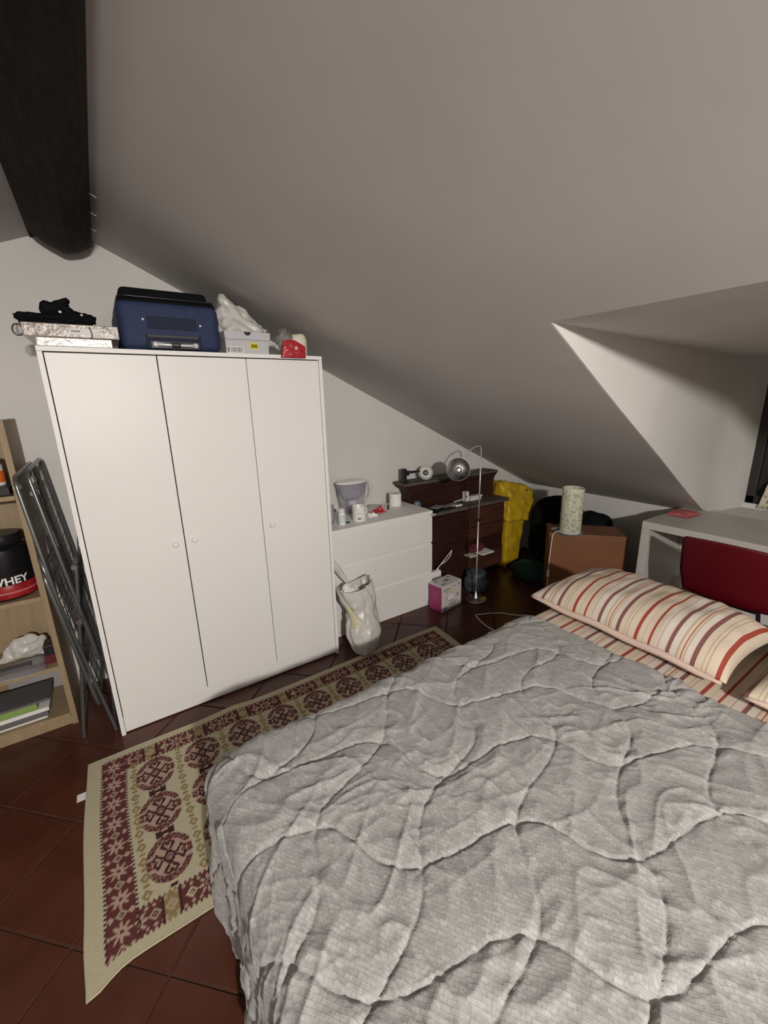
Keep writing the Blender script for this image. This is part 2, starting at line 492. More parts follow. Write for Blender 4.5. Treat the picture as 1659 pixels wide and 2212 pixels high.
rnd = random.Random(4)
S = 0.467
tile_mesh = []
h = S / 2 - 0.0035
for k in range(4):
    b = B(); dz = rnd.uniform(-.0006, .0006)
    inner = h - .004
    A = [b.bm.verts.new((h * a, h * c, -.004)) for a, c in ((1, 0), (0, 1), (-1, 0), (0, -1))]
    C = [b.bm.verts.new((inner * a, inner * c, dz)) for a, c in ((1, 0), (0, 1), (-1, 0), (0, -1))]
    b.bm.faces.new(C)
    for i in range(4):
        j = (i + 1) % 4; b.bm.faces.new((A[i], A[j], C[j], C[i]))
    bmesh.ops.recalc_face_normals(b.bm, faces=b.bm.faces)
    me = bpy.data.meshes.new('tile'); b.bm.to_mesh(me); b.bm.free(); me.materials.append(M['tile']); tile_mesh.append(me)
rest = B()
for iu in range(-30, 30):
    for iv in range(-30, 30):
        uu = 2.235 + S * (iu + .5); vv = 2.57 + S * (iv + .5)
        cx, cy = (uu + vv) / 2, (uu - vv) / 2
        pl = [(cx + h, cy), (cx, cy + h), (cx - h, cy), (cx, cy - h)]
        if cy < -2.6 or cx < -1.5:
            pl = clip(pl, XL, XW, YF, YB)
            if len(pl) >= 3: rest.poly([(a, c, -.004) for a, c in pl], (0, 0, .004))
        elif all(XL < a < XW and YF < c < YB for a, c in pl):
            o = bpy.data.objects.new('tile', rnd.choice(tile_mesh)); COL.objects.link(o); o.parent = fl; o.location = (cx, cy, 0)
        else:
            pl = clip(pl, XL, XW, YF, YB)
            if len(pl) >= 3:
                b = B(); b.poly([(a, c, -.004) for a, c in pl], (0, 0, .004)); b.build('tile', 'tile', fl)

rt_o = rest.build('far_tiles', 'tile', fl); rt_o['kind'] = 'stuff'
T_ = 0.08
struct(B().poly([(XL, YB, 0), (XW, YB, 0), (XW, YB, zr(XW)), (XR, YB, zr(XR)), (XL, YB, zl(XL))], (0, T_, 0)).build('wall_back', 'plaster'))
struct(B().poly([(XL, YF, 0), (XW, YF, 0), (XW, YF, zr(XW)), (XR, YF, zr(XR)), (XL, YF, zl(XL))], (0, -T_, 0)).build('wall_front', 'plaster'))
struct(B().box((XL - T_, YF, 0), (XL, YB, zl(XL) + .05)).build('wall_left', 'plaster'))
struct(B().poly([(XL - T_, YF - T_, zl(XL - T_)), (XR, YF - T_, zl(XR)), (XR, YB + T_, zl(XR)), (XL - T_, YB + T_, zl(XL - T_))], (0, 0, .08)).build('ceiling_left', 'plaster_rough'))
# right slope with the dormer cut out
DX0 = 1.425                      # top edge of the dormer opening
DZ = zr(DX0)
AY, BY = -1.200, -0.935          # far cheek: y at top edge and at the knee wall
NY = -2.75                       # near cheek
def zp(x, y): return (x, y, zr(x))
b = B()
for pts in ([zp(XR, YF - T_), zp(DX0, YF - T_), zp(DX0, YB + T_), zp(XR, YB + T_)],
            [zp(DX0, AY), zp(2.0, -1.135), zp(2.6, -1.077), zp(3.1, -1.022), zp(3.46, -.990), zp(XW + .02, -.975), zp(XW + .02, YB + T_), zp(DX0, YB + T_)],
            [zp(DX0, YF - T_), zp(XW + .02, YF - T_), zp(XW + .02, NY), zp(DX0, NY)]):
    b.poly(pts, (0, 0, .07))
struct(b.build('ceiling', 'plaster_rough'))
# knee wall; behind it the dormer recess runs on to the window wall
XD, CY = 4.12, -1.050           # window wall, far cheek end
LZ = zr(XW)                      # ledge height
WY0, WY1, WZ0, WZ1 = -2.60, -1.056, 0.725, 1.60
struct(B().box((XW, YF, 0), (XW + .08, YB + T_, LZ + .02)).build('wall_right', 'plaster'))
b = B().box((XD, WY1, 0), (XD + .2, BY + .1, DZ + .02)).box((XD, NY - .1, 0), (XD + .2, WY0, DZ + .02))
b.box((XD, WY0, 0), (XD + .2, WY1, WZ0)).box((XD, WY0, WZ1), (XD + .2, WY1, DZ + .02))
struct(b.build('wall_dormer', 'plaster'))
struct(B().box((XW + .081, NY - .1, LZ - .06), (XD, BY + .1, LZ)).build('trim_2', 'plaster', label='plastered ledge in front of the window'))
cheek = [(DX0, AY), (2.0, -1.135), (2.6, -1.077), (3.1, -1.022), (3.46, -.990), (XW, -.975), (3.90, -.995), (XD, CY)]
cheek = [(v.x, v.y - .004) for v in spline([(x, y, 0) for x, y in cheek], 8)]
b = B(); v0 = []
for x, y in cheek:
    zb_ = min(zr(x), DZ) if x < XW else LZ
    v0.append((b.bm.verts.new((x, y, zb_ + .001)), b.bm.verts.new((x, y, DZ + .001)), b.bm.verts.new((x + .02, y + .09, zb_ + .015)), b.bm.verts.new((x + .02, y + .09, DZ + .001))))
for A, C in zip(v0, v0[1:]):
    b.bm.faces.new((A[0], C[0], C[1], A[1])); b.bm.faces.new((A[2], A[3], C[3], C[2])); b.bm.faces.new((A[1], C[1], C[3], A[3])); b.bm.faces.new((A[0], A[2], C[2], C[0]))
struct(b.build('trim_1', 'plaster', auto=40, label='plastered dormer cheek lit in a long wedge'))
struct(B().poly([(DX0, NY, DZ), (XW, NY, LZ - .05), (XD + .1, NY, LZ - .05), (XD + .1, NY, DZ)], (0, -.08, 0)).build('trim_3', 'plaster', label='near dormer cheek'))
struct(B().box((DX0, NY - .08, DZ), (XD + .2, BY + .12, DZ + .07)).build('ceiling_dormer', 'plaster'))
wn = struct(B().box((XD + .02, WY1 - .055, WZ0), (XD + .08, WY1, WZ1), .006).box((XD + .02, WY0, WZ0), (XD + .08, WY0 + .055, WZ1), .006)
            .box((XD + .02, WY0, WZ0), (XD + .08, WY1, WZ0 + .06), .006).box((XD + .02, WY0, WZ1 - .06), (XD + .08, WY1, WZ1), .006)
            .box((XD + .025, (WY0 + WY1) / 2 - .04, WZ0), (XD + .075, (WY0 + WY1) / 2 + .04, WZ1), .006).build('window_1', 'windowwood'))
B().box((XD + .045, WY0 + .05, WZ0 + .05), (XD + .052, (WY0 + WY1) / 2, WZ1 - .05)).build('pane', 'night', wn)
B().box((XD + .045, (WY0 + WY1) / 2, WZ0 + .05), (XD + .052, WY1 - .05, WZ1 - .05)).build('pane', 'night', wn)

# ridge beam
def beam_section(t):
    # (x, z) outline looking along +Y
    return [(0.035, 2.335), (0.030, 2.300), (0.052, 2.266), (0.095, 2.236), (0.142, 2.214), (0.162, 2.207), (0.205, 2.218), (0.240, 2.238), (0.262, 2.30), (0.262, 2.345)]
b = B(); ny = 70; rings = []
for i in range(ny):
    y = YF + (YB - YF) * i / (ny - 1); ring = []
    for q, (x, z) in enumerate(beam_section(0)):
        lat = 0.0
        nx = noise.noise(Vector((x * 9, y * 1.3, q))) * .007; nz = noise.noise(Vector((q * 2.1, y * 1.7, 5))) * .008
        z += (.045 * max(0, (y - .30) / .28) ** 2) * (1 if 1 < q < 8 else 0)
        ring.append(b.bm.verts.new((x + nx, y, z + (nz if q not in (0, 9) else 0))))
    rings.append(ring)
for A, C in zip(rings, rings[1:]):
    for q in range(len(A)):
        j = (q + 1) % len(A); b.bm.faces.new((A[q], A[j], C[j], C[q]))
b.bm.faces.new(rings[0]); b.bm.faces.new(rings[-1][::-1])
bm_o = b.build('ceiling_beam', 'beam', origin=(.15, -1.8, 2.23), auto=24)
tag(bm_o, 'rough blackened wooden ridge beam running under the top of the ceiling', 'beam')
for (y, z) in ((-.10, 2.285), (0.06, 2.278), (.25, 2.282)):
    pts = [(0.247, y, z), (0.262, y + .004, z - .004), (0.278, y + .006, z - .011)]
    B().tube(pts, .0011, 5).build('splinter', 'cream', bm_o)

# ================================================================== LIGHT FITTING (behind the camera, hangs from the beam)
L0 = thing('pendant_lamp', 'round bulb under a shallow added shade, hung from the ridge beam', 'lamp', (LAMP_POS.x, LAMP_POS.y, LAMP_POS.z))
B().tube([(LAMP_POS.x, LAMP_POS.y, 2.235), (LAMP_POS.x, LAMP_POS.y, LAMP_POS.z + .11)], .003, 6).build('cord', 'black', L0)
B().lathe([(0, .125), (.016, .125), (.02, .11), (.02, .055), (.013, .05), (0, .05)], LAMP_POS, 20).build('socket', 'black', L0, auto=40)
B().lathe([(.022, .085), (.10, .075), (.150, .030), (.152, .030), (.102, .078), (.022, .088)], LAMP_POS, 36).build('shade', 'added_shade', L0, smooth=True)  # unseen shade, added to hold the bulb's light off the near ceiling
B().lathe([(0, .05), (.014, .05), (.02, .04), (.045, .02), (.055, 0), (.05, -.028), (.03, -.047), (0, -.055)], LAMP_POS, 24).build('bulb', 'bulb', L0, smooth=True)

# ================================================================== WARDROBE
WX, WZ = 1.183, 1.772
W = thing('wardrobe', 'tall white three-door wardrobe with small round knobs', 'wardrobe', (WX / 2, .27, 0))
D0, D1 = 0.0, 0.552
for x in (0, WX - .018):
    B().box((x, D0, 0), (x + .018, D1, WZ - .0185), .001).build('side_panel', 'white_edge', W)
B().box((0, D0, WZ - .018), (WX, D1, WZ), .0012).build('top_panel', 'white_edge', W)
B().box((.019, D0 + .012, .006), (WX - .019, D0 + .028, .088), .001).build('plinth', 'white_lacquer', W)
B().box((.019, D1 - .006, .02), (WX - .019, D1, WZ - .02)).build('back_panel', 'white_lacquer', W)
B().box((.019, D0 + .03, .07), (WX - .019, D1 - .01, .086)).build('bottom_panel', 'white_edge', W)
s1, s2 = .405, .786
for (a, c, kx, kz) in ((.0215, s1 - .0022, .362, .905), (s1 + .0022, s2 - .0015, .447, .913), (s2 + .0015, WX - .0205, .831, .916)):
    d = B().box((a, D0 + .004, .0905), (c, D0 + .020, WZ - .0225), .001).build('door', 'white_lacquer', W)
    B().lathe([(0, 0), (.006, 0), (.006, .009), (.0125, .014), (.0135, .019), (.010, .0235), (0, .025)], n=20, T=axis((kx, D0 + .004, kz), (0, -1, 0))).build('knob', 'knob', d, smooth=True)

# ================================================================== DRESSER (white, three drawers, turned a hair)
DR = thing('chest_of_drawers', 'white three-drawer chest standing right of the wardrobe', 'chest of drawers', (1.64, .33, 0))
dr_h, dxa, dxb, dya, dyb = .757, 1.212, 2.072, .150, .553
B().box((dxa, dya - .004, dr_h - .026), (dxb, dyb, dr_h), .0015).build('top_panel', 'white_edge', DR)
for x in (dxa + .002, dxb - .018):
    B().box((x, dya + .019, 0), (x + .016, dyb, dr_h - .021), .001).build('side_panel', 'white_lacquer', DR)
B().box((dxa + .02, dyb - .006, .03), (dxb - .02, dyb - .001, dr_h - .022)).build('back_panel', 'white_lacquer', DR)
B().box((dxa + .019, dya + .045, .05), (dxb - .019, dyb - .01, dr_h - .03)).build('dark_gap_filler', 'gap', DR)  # one near-black filler block; its colour supplies the shade in the drawer gaps
B().box((dxa + .019, dya + .012, 0.002), (dxb - .019, dya + .028, .075), .001).build('plinth', 'white_lacquer', DR)
zz = [.055, .286, .516, .726]
for i in range(3):
    z0_, z1_ = zz[i], zz[i + 1] - .008
    dd = B().poly([(dxa + .001, dya, z0_), (dxa + .001, dya, z1_ - .015), (dxa + .001, dya + .014, z1_), (dxa + .001, dya + .017, z1_), (dxa + .001, dya + .017, z0_)], (dxb - dxa - .002, 0, 0)).build('drawer', 'white_lacquer', DR)
    B().poly([(dxa + .003, dya + .018, z1_ - .012), (dxa + .003, dya + .018, z1_ + .012), (dxa + .003, dya + .026, z1_ + .012), (dxa + .003, dya + .026, z1_ - .012)], (dxb - dxa - .03, 0, 0)).build('finger_rail', 'white_edge', dd)

# ================================================================== BOOKSHELF (left)
SH = thing('bookcase', 'light birch bookcase at the left edge beside the wardrobe', 'bookcase', (-.5, .41, 0))
sx0, sx1, sy0, sy1 = -.82, -.178, .24, .565
for x in (sx0, sx1 - .024):
    B().box((x, sy0, 0), (x + .024, sy1, 1.50), .0015).build('side_panel', 'birch', SH)
for z in (.05, .315, .682, 1.160, 1.476):
    B().box((sx0 + .025, sy0 + (.004 if z > .1 else 0), z), (sx1 - .025, sy1 - .008, z + .02), .001).build('shelf', 'birch', SH)
B().box((sx0 + .025, sy0 + .012, 0), (sx1 - .025, sy0 + .028, .049)).build('plinth', 'birch', SH)
B().box((sx0 + .025, sy1 - .007, .02), (sx1 - .025, sy1 - .002, 1.475)).build('back_panel', 'birch', SH)

# tub of whey powder
tc = Vector((-.318, .365, .7035))
TB = thing('powder_tub', 'black screw-lid tub of whey powder with red band', 'tub', tc)
B().lathe([(0, 0), (.094, 0), (.103, .008), (.105, .02), (.105, .215), (.102, .235), (.085, .25), (.075, .252), (0, .252)], tc, 48).build('jar', 'tubblack', TB, auto=40)
B().lathe([(0, .253), (.083, .253), (.086, .258), (.086, .292), (.082, .298), (0, .298)], tc, 48).build('lid', 'black', TB, auto=40)
B().lathe([(.1055, .012), (.1065, .016), (.1065, .072), (.1055, .074)], tc, 48).build('label_band', 'tubred', TB, smooth=True)
B().lathe([(.1066, .034), (.1072, .036), (.1072, .041), (.1066, .043)], tc, 48).build('label_stripe', 'salmon', TB, smooth=True)
def wrap(x, y, z):
    th = -PI / 2 + .42 + (x - .090) / .1065
    return (tc.x + (.1062 + z) * math.cos(th), tc.y + (.1062 + z) * math.sin(th), tc.z + .078 + y)
text_part(None, 'WHEY', .048, wrap, 'lettering', 'ceramic', TB)

# small jar with an orange label, box under it (upper compartment)
jt = Vector((-.268, .33, 1.222))
b1 = B().box((-.36, .26, 1.1815), (-.215, .40, 1.220), .004).build('flat_box', 'black', origin=(-.29, .33, 1.18))
tag(b1, 'flat black box on the top shelf of the birch bookcase', 'box')
J = thing('label_jar', 'white jar with orange label on the black box', 'jar', jt)
B().lathe([(0, 0), (.036, 0), (.038, .004), (.038, .085), (.034, .095), (0, .095)], jt, 28).build('jar', 'ceramic', J, auto=40)
B().lathe([(0, .096), (.034, .096), (.035, .1), (.035, .122), (.031, .126), (0, .126)], jt, 28).build('lid', 'cream', J, auto=40)
B().lathe([(.0385, .015), (.0392, .017), (.0392, .062), (.0385, .064)], jt, 28).build('paper_label', 'orange', J, smooth=True)

# middle compartment: crumpled film, little boxes, drooping sheet
o = B().crumple([(-.45, .425, .338), (-.262, .42, .338), (-.42, .48, .338), (-.24, .50, .338), (-.40, .42, .42), (-.33, .44, .45), (-.26, .43, .43), (-.30, .40, .39), (-.36, .40, .36)], .018, 3).build('crumpled_film', 'plasticbag', origin=(-.345, .385, .35))
tag(o, 'crumpled white plastic film on the middle shelf of the bookcase', 'wrapping')
for i, (z, mm, lb) in enumerate(((.336, 'redcloth', 'small dark red box beneath the black one in the bookcase'), (.384, 'black', 'small black box, topmost of the stack in the bookcase'))):
    o = B().box((-.252 + .003 * i, .29, z), (-.208 + .0, .37, z + .047), .002).build('small_box', mm, origin=(-.23, .33, z)); tag(o, lb, 'box', 'small boxes on the middle bookcase shelf')
def sheet(u, v):
    x = -.60 + .335 * u + .02 * v; L_ = v * .165
    z = .3420 + .003 * math.sin(u * 9 + v * 4) + .002 * math.sin(v * 11)
    return (x, .395 - L_, z)
o = B().grid(sheet, 14, 20).build('paper_sheet', 'paper2', origin=(-.42, .3, .34), smooth=True, solid=.0012)
tag(o, 'large grey paper sheet lying on the middle bookcase shelf', 'paper')
o = B().box((-.60, .300, .3445), (-.31, .345, .354), .002).build('dark_folder', 'folder', origin=(-.45, .26, .34))
tag(o, 'dark brown folder lying on the grey paper sheet', 'folder')
# bottom compartment
zb = .0712
for i, (dx, th, mm, lb) in enumerate(((.0, .008, 'paper', 'white pad at the bottom of the bookcase stack'),
                                      (.006, .022, 'folder', 'thick dark folder above the white pad in the bookcase'),
                                      (.012, .02, 'paper', 'white booklet between dark folder and green notebook'),
                                      (-.03, .034, 'notegreen', 'thick green notebook in the bottom bookcase compartment'))):
    o = B().box((-.62, .262 + .004 * i, zb), (-.292 + dx, .46, zb + th), .003).build('notebook', mm, origin=(-.45, .36, zb)); tag(o, lb, 'notebook', 'stack of notebooks in the bottom bookcase compartment'); zb += th + .0006
o = B().box((-.60, .27, zb), (-.27, .45, zb + .012), .002).build('clear_folder', 'folder', origin=(-.43, .36, zb)); tag(o, 'dark grey document case lying on the green notebook', 'folder')
T = frame((-.30, .548, .073), (1, 0, 0), zdir=(0, .1, 1))
o = B().box((-.16, -.003, 0), (.09, .001, .20), T=frame((-.30, .53, .073), (1, 0, 0), zdir=(0, .08, 1))).build('paper_sheaf', 'paper2', origin=(-.3, .53, .073))
tag(o, 'grey sheets leaning on the bookcase back in the bottom compartment', 'paper')

# ================================================================== CLOTHES AIRER (folded)
A_ = thing('clothes_airer', 'folded grey metal clothes airer between bookcase and wardrobe', 'clothes airer', (-.09, .28, 0))
def loop(p00, p01, p11, p10, r=.045):
    """closed rounded rectangle through four corners"""
    P = [Vector(q) for q in (p00, p01, p11, p10)]; out = []
    for i in range(4):
        a, c, d = P[i - 1], P[i], P[(i + 1) % 4]
        u = (a - c).normalized() * r; v = (d - c).normalized() * r
        for k in range(5):
            t = k / 4; out.append(c + u * (1 - t) ** 2 + v * t ** 2)
    return out
def lerp(a, b, t): return Vector(a) * (1 - t) + Vector(b) * t
panels = [((-.168, .09, 1.275), (-.146, .47, 1.300), (-.070, .50, .36), (-.092, .06, .34)),
          ((-.128, .12, 1.292), (-.112, .50, 1.312), (-.024, .52, .40), (-.028, .09, .38)),
          ((-.150, .07, .86), (-.128, .44, .88), (-.044, .46, .20), (-.062, .04, .17))]
for q in panels:
    fr_ = B().tube(loop(*q), .0085, 8, closed=True).build('rack_frame', 'graphite', A_, smooth=True)
    wb = B()
    for i in range(1, 5):
        t = i / 5; wb.tube([lerp(q[0], q[1], t), lerp(q[3], q[2], t)], .0022, 5)
    for i in range(1, 10):
        t = i / 10; wb.tube([lerp(q[0], q[3], t), lerp(q[1], q[2], t)], .0016, 5)
    wo = wb.build('rack_wires', 'wire', fr_); wo['kind'] = 'stuff'
for (x0_, x1_, ya, yb, zt) in ((-.150, -.026, .075, .475, .93), (-.030, -.150, .105, .505, .90)):
    b = B().tube(spline([(x0_, ya, zt), ((x0_ + x1_) / 2, ya, zt / 2), (x1_, ya, .03), (x1_, ya + .02, .010), (x1_, (ya + yb) / 2, .010), (x1_, yb - .02, .010), (x1_, yb, .03), ((x0_ + x1_) / 2, yb, zt / 2), (x0_, yb, zt)], 6), .008, 8)
    b.build('leg_frame', 'graphite', A_, smooth=True)
for (x, y, z) in ((-.165, .10, 1.235), (-.118, .13, 1.255), (-.062, .045, .62), (-.09, .09, .47), (-.12, .13, 1.20), (-.04, .09, .86)):
    B().lathe([(0, -.012), (.012, -.012), (.014, -.008), (.014, .008), (.012, .012), (0, .012)], n=14, T=axis((x, y, z), (0.2, 1, 0))).build('joint', 'steel', A_, auto=40)

# ================================================================== RUG
RX0, RX1, RY0, RY1 = -.137, 1.875, -1.000, -.118
RUG = thing('rug', 'long cream rug with maroon medallions lying beside the bed', 'rug', (.87, -.56, 0))
nx_, ny_ = 520, 232
gx, gy = np.meshgrid(np.linspace(0, 1, nx_), np.linspace(0, 1, ny_), indexing='ij')
RL, RW_ = RX1 - RX0, RY1 - RY0
X_, Y_ = gx * RL, gy * RW_                      # rug plan coordinates
cream = np.array((.43, .39, .27)); maroon = np.array((.105, .032, .032)); dark = np.array((.050, .019, .021))
olive = np.array((.23, .17, .075)); pinkc = np.array((.38, .28, .22)); beige = np.array((.36, .29, .21))
C_ = np.tile(cream, (nx_, ny_, 1)).astype(float)
def put(mask, c): C_[mask] = c
def border(al, ac, wd, per, L_tot):
    """al: distance along the band, ac: across (0..wd); returns colour array"""
    out = np.tile(maroon, (nx_, ny_, 1)).astype(float)
    ph = (al / per) % 1.0; c = (ac - wd / 2) / wd; q = ph * per / wd
    def at(p0): return (ph - p0) * per / wd
    fl = at(.40); r = np.hypot(fl, c); th = np.arctan2(c, fl)
    out[(r < .37 * (0.72 + .28 * np.cos(th * 8))) & (r > .07)] = pinkc
    out[(r < .16) & (r > .10)] = dark
    for p0, cc in ((.16, cream), (.64, beige)):
        a = at(p0); dd = np.abs(a) + np.abs(c); out[(dd < .22)] = cc; out[(dd < .12) & (dd > .05)] = maroon
        for sy in (-.33, .33):
            d2 = np.abs(a) + np.abs(c - sy); out[d2 < .085] = pinkc
        for sy in (-.36, .36):
            for sx in (-.26, .26):
                out[np.abs(a - sx) + np.abs(c - sy) < .08] = beige
    g = (ph > .765) & (ph < .965); out[g] = olive
    a = at(.865); dd = np.abs(a) + np.abs(c); out[g & (dd < .24) & (dd > .12)] = beige; out[g & (dd < .07)] = beige
    for sy in (-.36, .36):
        for sx in (-.19, .19): out[g & (np.abs(a - sx) + np.abs(c - sy) < .09)] = beige
    out[(np.abs(ph - .75) < .016) | (np.abs(ph - .985) < .016)] = dark
    return out
mx0, my0, bw_ = .052, .036, .088
per = (RL - 2 * mx0) / 9
jag = .004 * (np.sign(np.sin(X_ * 2 * PI / .0155)))
jagy = .004 * (np.sign(np.sin(Y_ * 2 * PI / .0155)))
longb = border(X_ - mx0, np.minimum(Y_ - my0, RW_ - my0 - Y_), bw_, per, RL)
in_long = ((Y_ > my0 + jag) & (Y_ < my0 + bw_ + jag)) | ((Y_ < RW_ - my0 + jag) & (Y_ > RW_ - my0 - bw_ + jag))
in_long &= (X_ > mx0) & (X_ < RL - mx0)
C_[in_long] = longb[in_long]
perS = (RW_ - 2 * my0) / 8
fl_ = np.tile(maroon, (nx_, ny_, 1)).astype(float)
acs = (np.minimum(X_ - mx0, RL - mx0 - X_) - bw_ / 2) / bw_
phs = ((Y_ - my0) / perS) % 1.0; a = (phs - .5) * perS / bw_
r = np.hypot(a, acs); th = np.arctan2(acs, a)
fl_[(r < .36 * (.72 + .28 * np.cos(th * 8))) & (r > .07)] = pinkc
a2 = (((phs + .5) % 1) - .5) * perS / bw_
dd = np.abs(a2) + np.abs(acs); fl_[dd < .20] = beige; fl_[(dd < .11) & (dd > .05)] = maroon
for sy in (-.34, .34): fl_[np.abs(a2) + np.abs(acs - sy) < .13] = pinkc; fl_[np.abs(a) + np.abs(acs - sy * 1.25) < .07] = beige
fl_[np.abs(acs) > .46] = dark
in_s = ((X_ > mx0 + jagy) & (X_ < mx0 + bw_ + jagy)) | ((X_ < RL - mx0 + jagy) & (X_ > RL - mx0 - bw_ + jagy))
in_s &= (Y_ > my0) & (Y_ < RW_ - my0)
C_[in_s] = fl_[in_s]
# field
fx0 = .25; px_ = .1925; fy = (.218, .428, .638)
Yt = RW_ - Y_
for ci in range(9):
    cx = fx0 + ci * px_
    for ri, cy in enumerate(fy):
        dx, dy = (X_ - cx) / .074, (Yt - cy) / .088
        r = np.hypot(dx, dy); th = np.arctan2(dy, dx)
        ring = (r < 1.02) & (r > .77); gaps = (np.abs(np.abs(th) - PI / 2 + (0.9 * np.sign(dy * dx))) < .0)
        side = np.abs(dx) > .55
        put(r < .97, pinkc)
        notch = (np.abs(np.abs(dy) - .28 * 1.0) < .07) & (np.abs(dx) > .6)
        put(ring & ~notch, maroon)
        zig = (np.abs(r - .90 - .05 * np.sign(np.sin(th * 22))) < .016); put(ring & zig, beige)
        u, v = (dx + dy) * .707, (dx - dy) * .707
        au, av = np.abs(u), np.abs(v)
        ins = r < .76
        bar = ((np.abs(au - .19) < .06) & (av < .64)) | ((np.abs(av - .19) < .06) & (au < .64))
        hook = ((np.abs(av - .58) < .05) & (au > .15) & (au < .42)) | ((np.abs(au - .58) < .05) & (av > .15) & (av < .42))
        hook |= ((np.abs(au - .40) < .05) & (av > .44) & (av < .62)) | ((np.abs(av - .40) < .05) & (au > .44) & (au < .62))
        put(ins & (bar | hook), dark)
        put((np.maximum(au, av) < .10) & (np.maximum(au, av) > .05), maroon)
        for ax_, ay_ in ((.60, 0), (-.60, 0), (0, .60), (0, -.60)):
            q_ = np.abs(dx - ax_) + np.abs(dy - ay_); put(ins & (q_ < .13) & (q_ > .05), maroon)
        for ax_, ay_ in ((.33, .0), (-.33, .0), (0, .33), (0, -.33)):
            put(ins & (np.abs(dx - ax_) + np.abs(dy - ay_) < .055), olive)
    for cy in ((fy[0] + fy[1]) / 2, (fy[1] + fy[2]) / 2):
        dx, dy = (X_ - cx), (Yt - cy)
        put(((np.abs(dx) < .030) & (np.abs(dy) < .006 + np.abs(dx) * .35)) | ((np.abs(np.abs(dx) - .016) < .005) & (np.abs(dy) < .014)), dark)
    for cy in (fy[0] - .108, fy[2] + .108):
        put((np.abs(X_ - cx) < .012) & (np.abs(Yt - cy) < .006), dark)
for ci in range(-1, 9):
    cx = fx0 + (ci + .5) * px_
    if ci == -1: cx = mx0 + bw_ + .030
    for k in range(11):
        cy = .125 + k * .0605
        if cy > RW_ - my0 - bw_ - .02: break
        dd = np.abs(X_ - cx) / .017 + np.abs(Yt - cy) / .020
        put((dd < 1.0) & (dd > .42), olive); put(dd < .18, olive)
        if k < 10: put((np.abs(X_ - cx) < .010) & (np.abs(Yt - cy - .030) < .0055), olive)
rs = np.random.RandomState(3)
C_ *= 1.03 * (1 + .10 * (rs.rand(nx_, ny_, 1) - .5))
wx = X_ + RX0 + .004 * np.sin(Y_ * 9); wy = Y_ + RY0 + .006 * np.sin(X_ * 4.3 + 1) * (gy - .3) + .010 * np.exp(-((X_ - .62) / .10) ** 2) * gy
wx = wx - .035 * (1 - gy) * gx                      # far end cut a little askew
corner = np.exp(-((gx / .035) ** 2 + (gy / .075) ** 2)); wy = wy - .040 * corner; wx = wx + .012 * corner
wz = .0075 + .0025 * np.sin(X_ * 5) * np.sin(Y_ * 7) * 0.6 + .004 * np.exp(-((X_ - .62) / .05) ** 2) * gy
def np_mesh(name, P, closed=False):
    a, c = P.shape[:2]; V = P.reshape(-1, 3)
    i, j = np.meshgrid(np.arange(a - 1), np.arange(c - 1), indexing='ij'); i = i.ravel(); j = j.ravel()
    F = np.stack([i * c + j, (i + 1) * c + j, (i + 1) * c + j + 1, i * c + j + 1], 1)
    me = bpy.data.meshes.new(name)
    me.vertices.add(len(V)); me.vertices.foreach_set('co', V.astype(np.float32).ravel())
    me.loops.add(F.size); me.loops.foreach_set('vertex_index', F.astype(np.int32).ravel())
    me.polygons.add(len(F)); me.polygons.foreach_set('loop_start', np.arange(0, F.size, 4, dtype=np.int32))
    me.polygons.foreach_set('use_smooth', np.ones(len(F), bool))
    me.update(calc_edges=True); me.validate()
    return me
P = np.stack([wx, wy, wz], -1) - np.array(RUG.location)
me = np_mesh('rug_pile', P)
at = me.color_attributes.new('woven', 'FLOAT_COLOR', 'POINT')
at.data.foreach_set('color', np.concatenate([C_.reshape(-1, 3), np.ones((nx_ * ny_, 1))], 1).astype(np.float32).ravel())
me.materials.append(M['rug'])
o = bpy.data.objects.new('pile', me); COL.objects.link(o); o.parent = RUG
edge = [(wx[i, 0], wy[i, 0], wz[i, 0] - .003) for i in range(0, nx_, 8)] + [(wx[-1, j], wy[-1, j], wz[-1, j] - .003) for j in range(0, ny_, 8)] + \
       [(wx[i, -1], wy[i, -1], wz[i, -1] - .003) for i in range(nx_ - 1, -1, -8)] + [(wx[0, j], wy[0, j], wz[0, j] - .003) for j in range(ny_ - 1, -1, -8)]
B().tube(edge, .0035, 6, closed=True).build('bound_edge', mat('rug_edge', (.41, .37, .25), .95), RUG, smooth=True)
B().box((-.170, -.305, .001), (-.134, -.268, .004)).build('care_tag', 'paper', RUG, label='white care tag')

# ================================================================== BED
BED = thing('bed', 'wide double bed under the grey quilt in the foreground', 'bed', (1.28, -1.8, 0))
B().box((.30, -2.58, .20), (2.31, -1.015, .53), .05, seg=4).build('mattress', 'mattress', BED, smooth=True)
B().box((.29, -2.58, .12), (2.31, -1.02, .198), .008).build('frame', 'bedframe', BED)
for x in (.36, 2.22):
    for y in (-2.5, -1.12):
        B().box((x, y, 0), (x + .06, y + .06, .119), .004).build('leg', 'bedframe', BED)

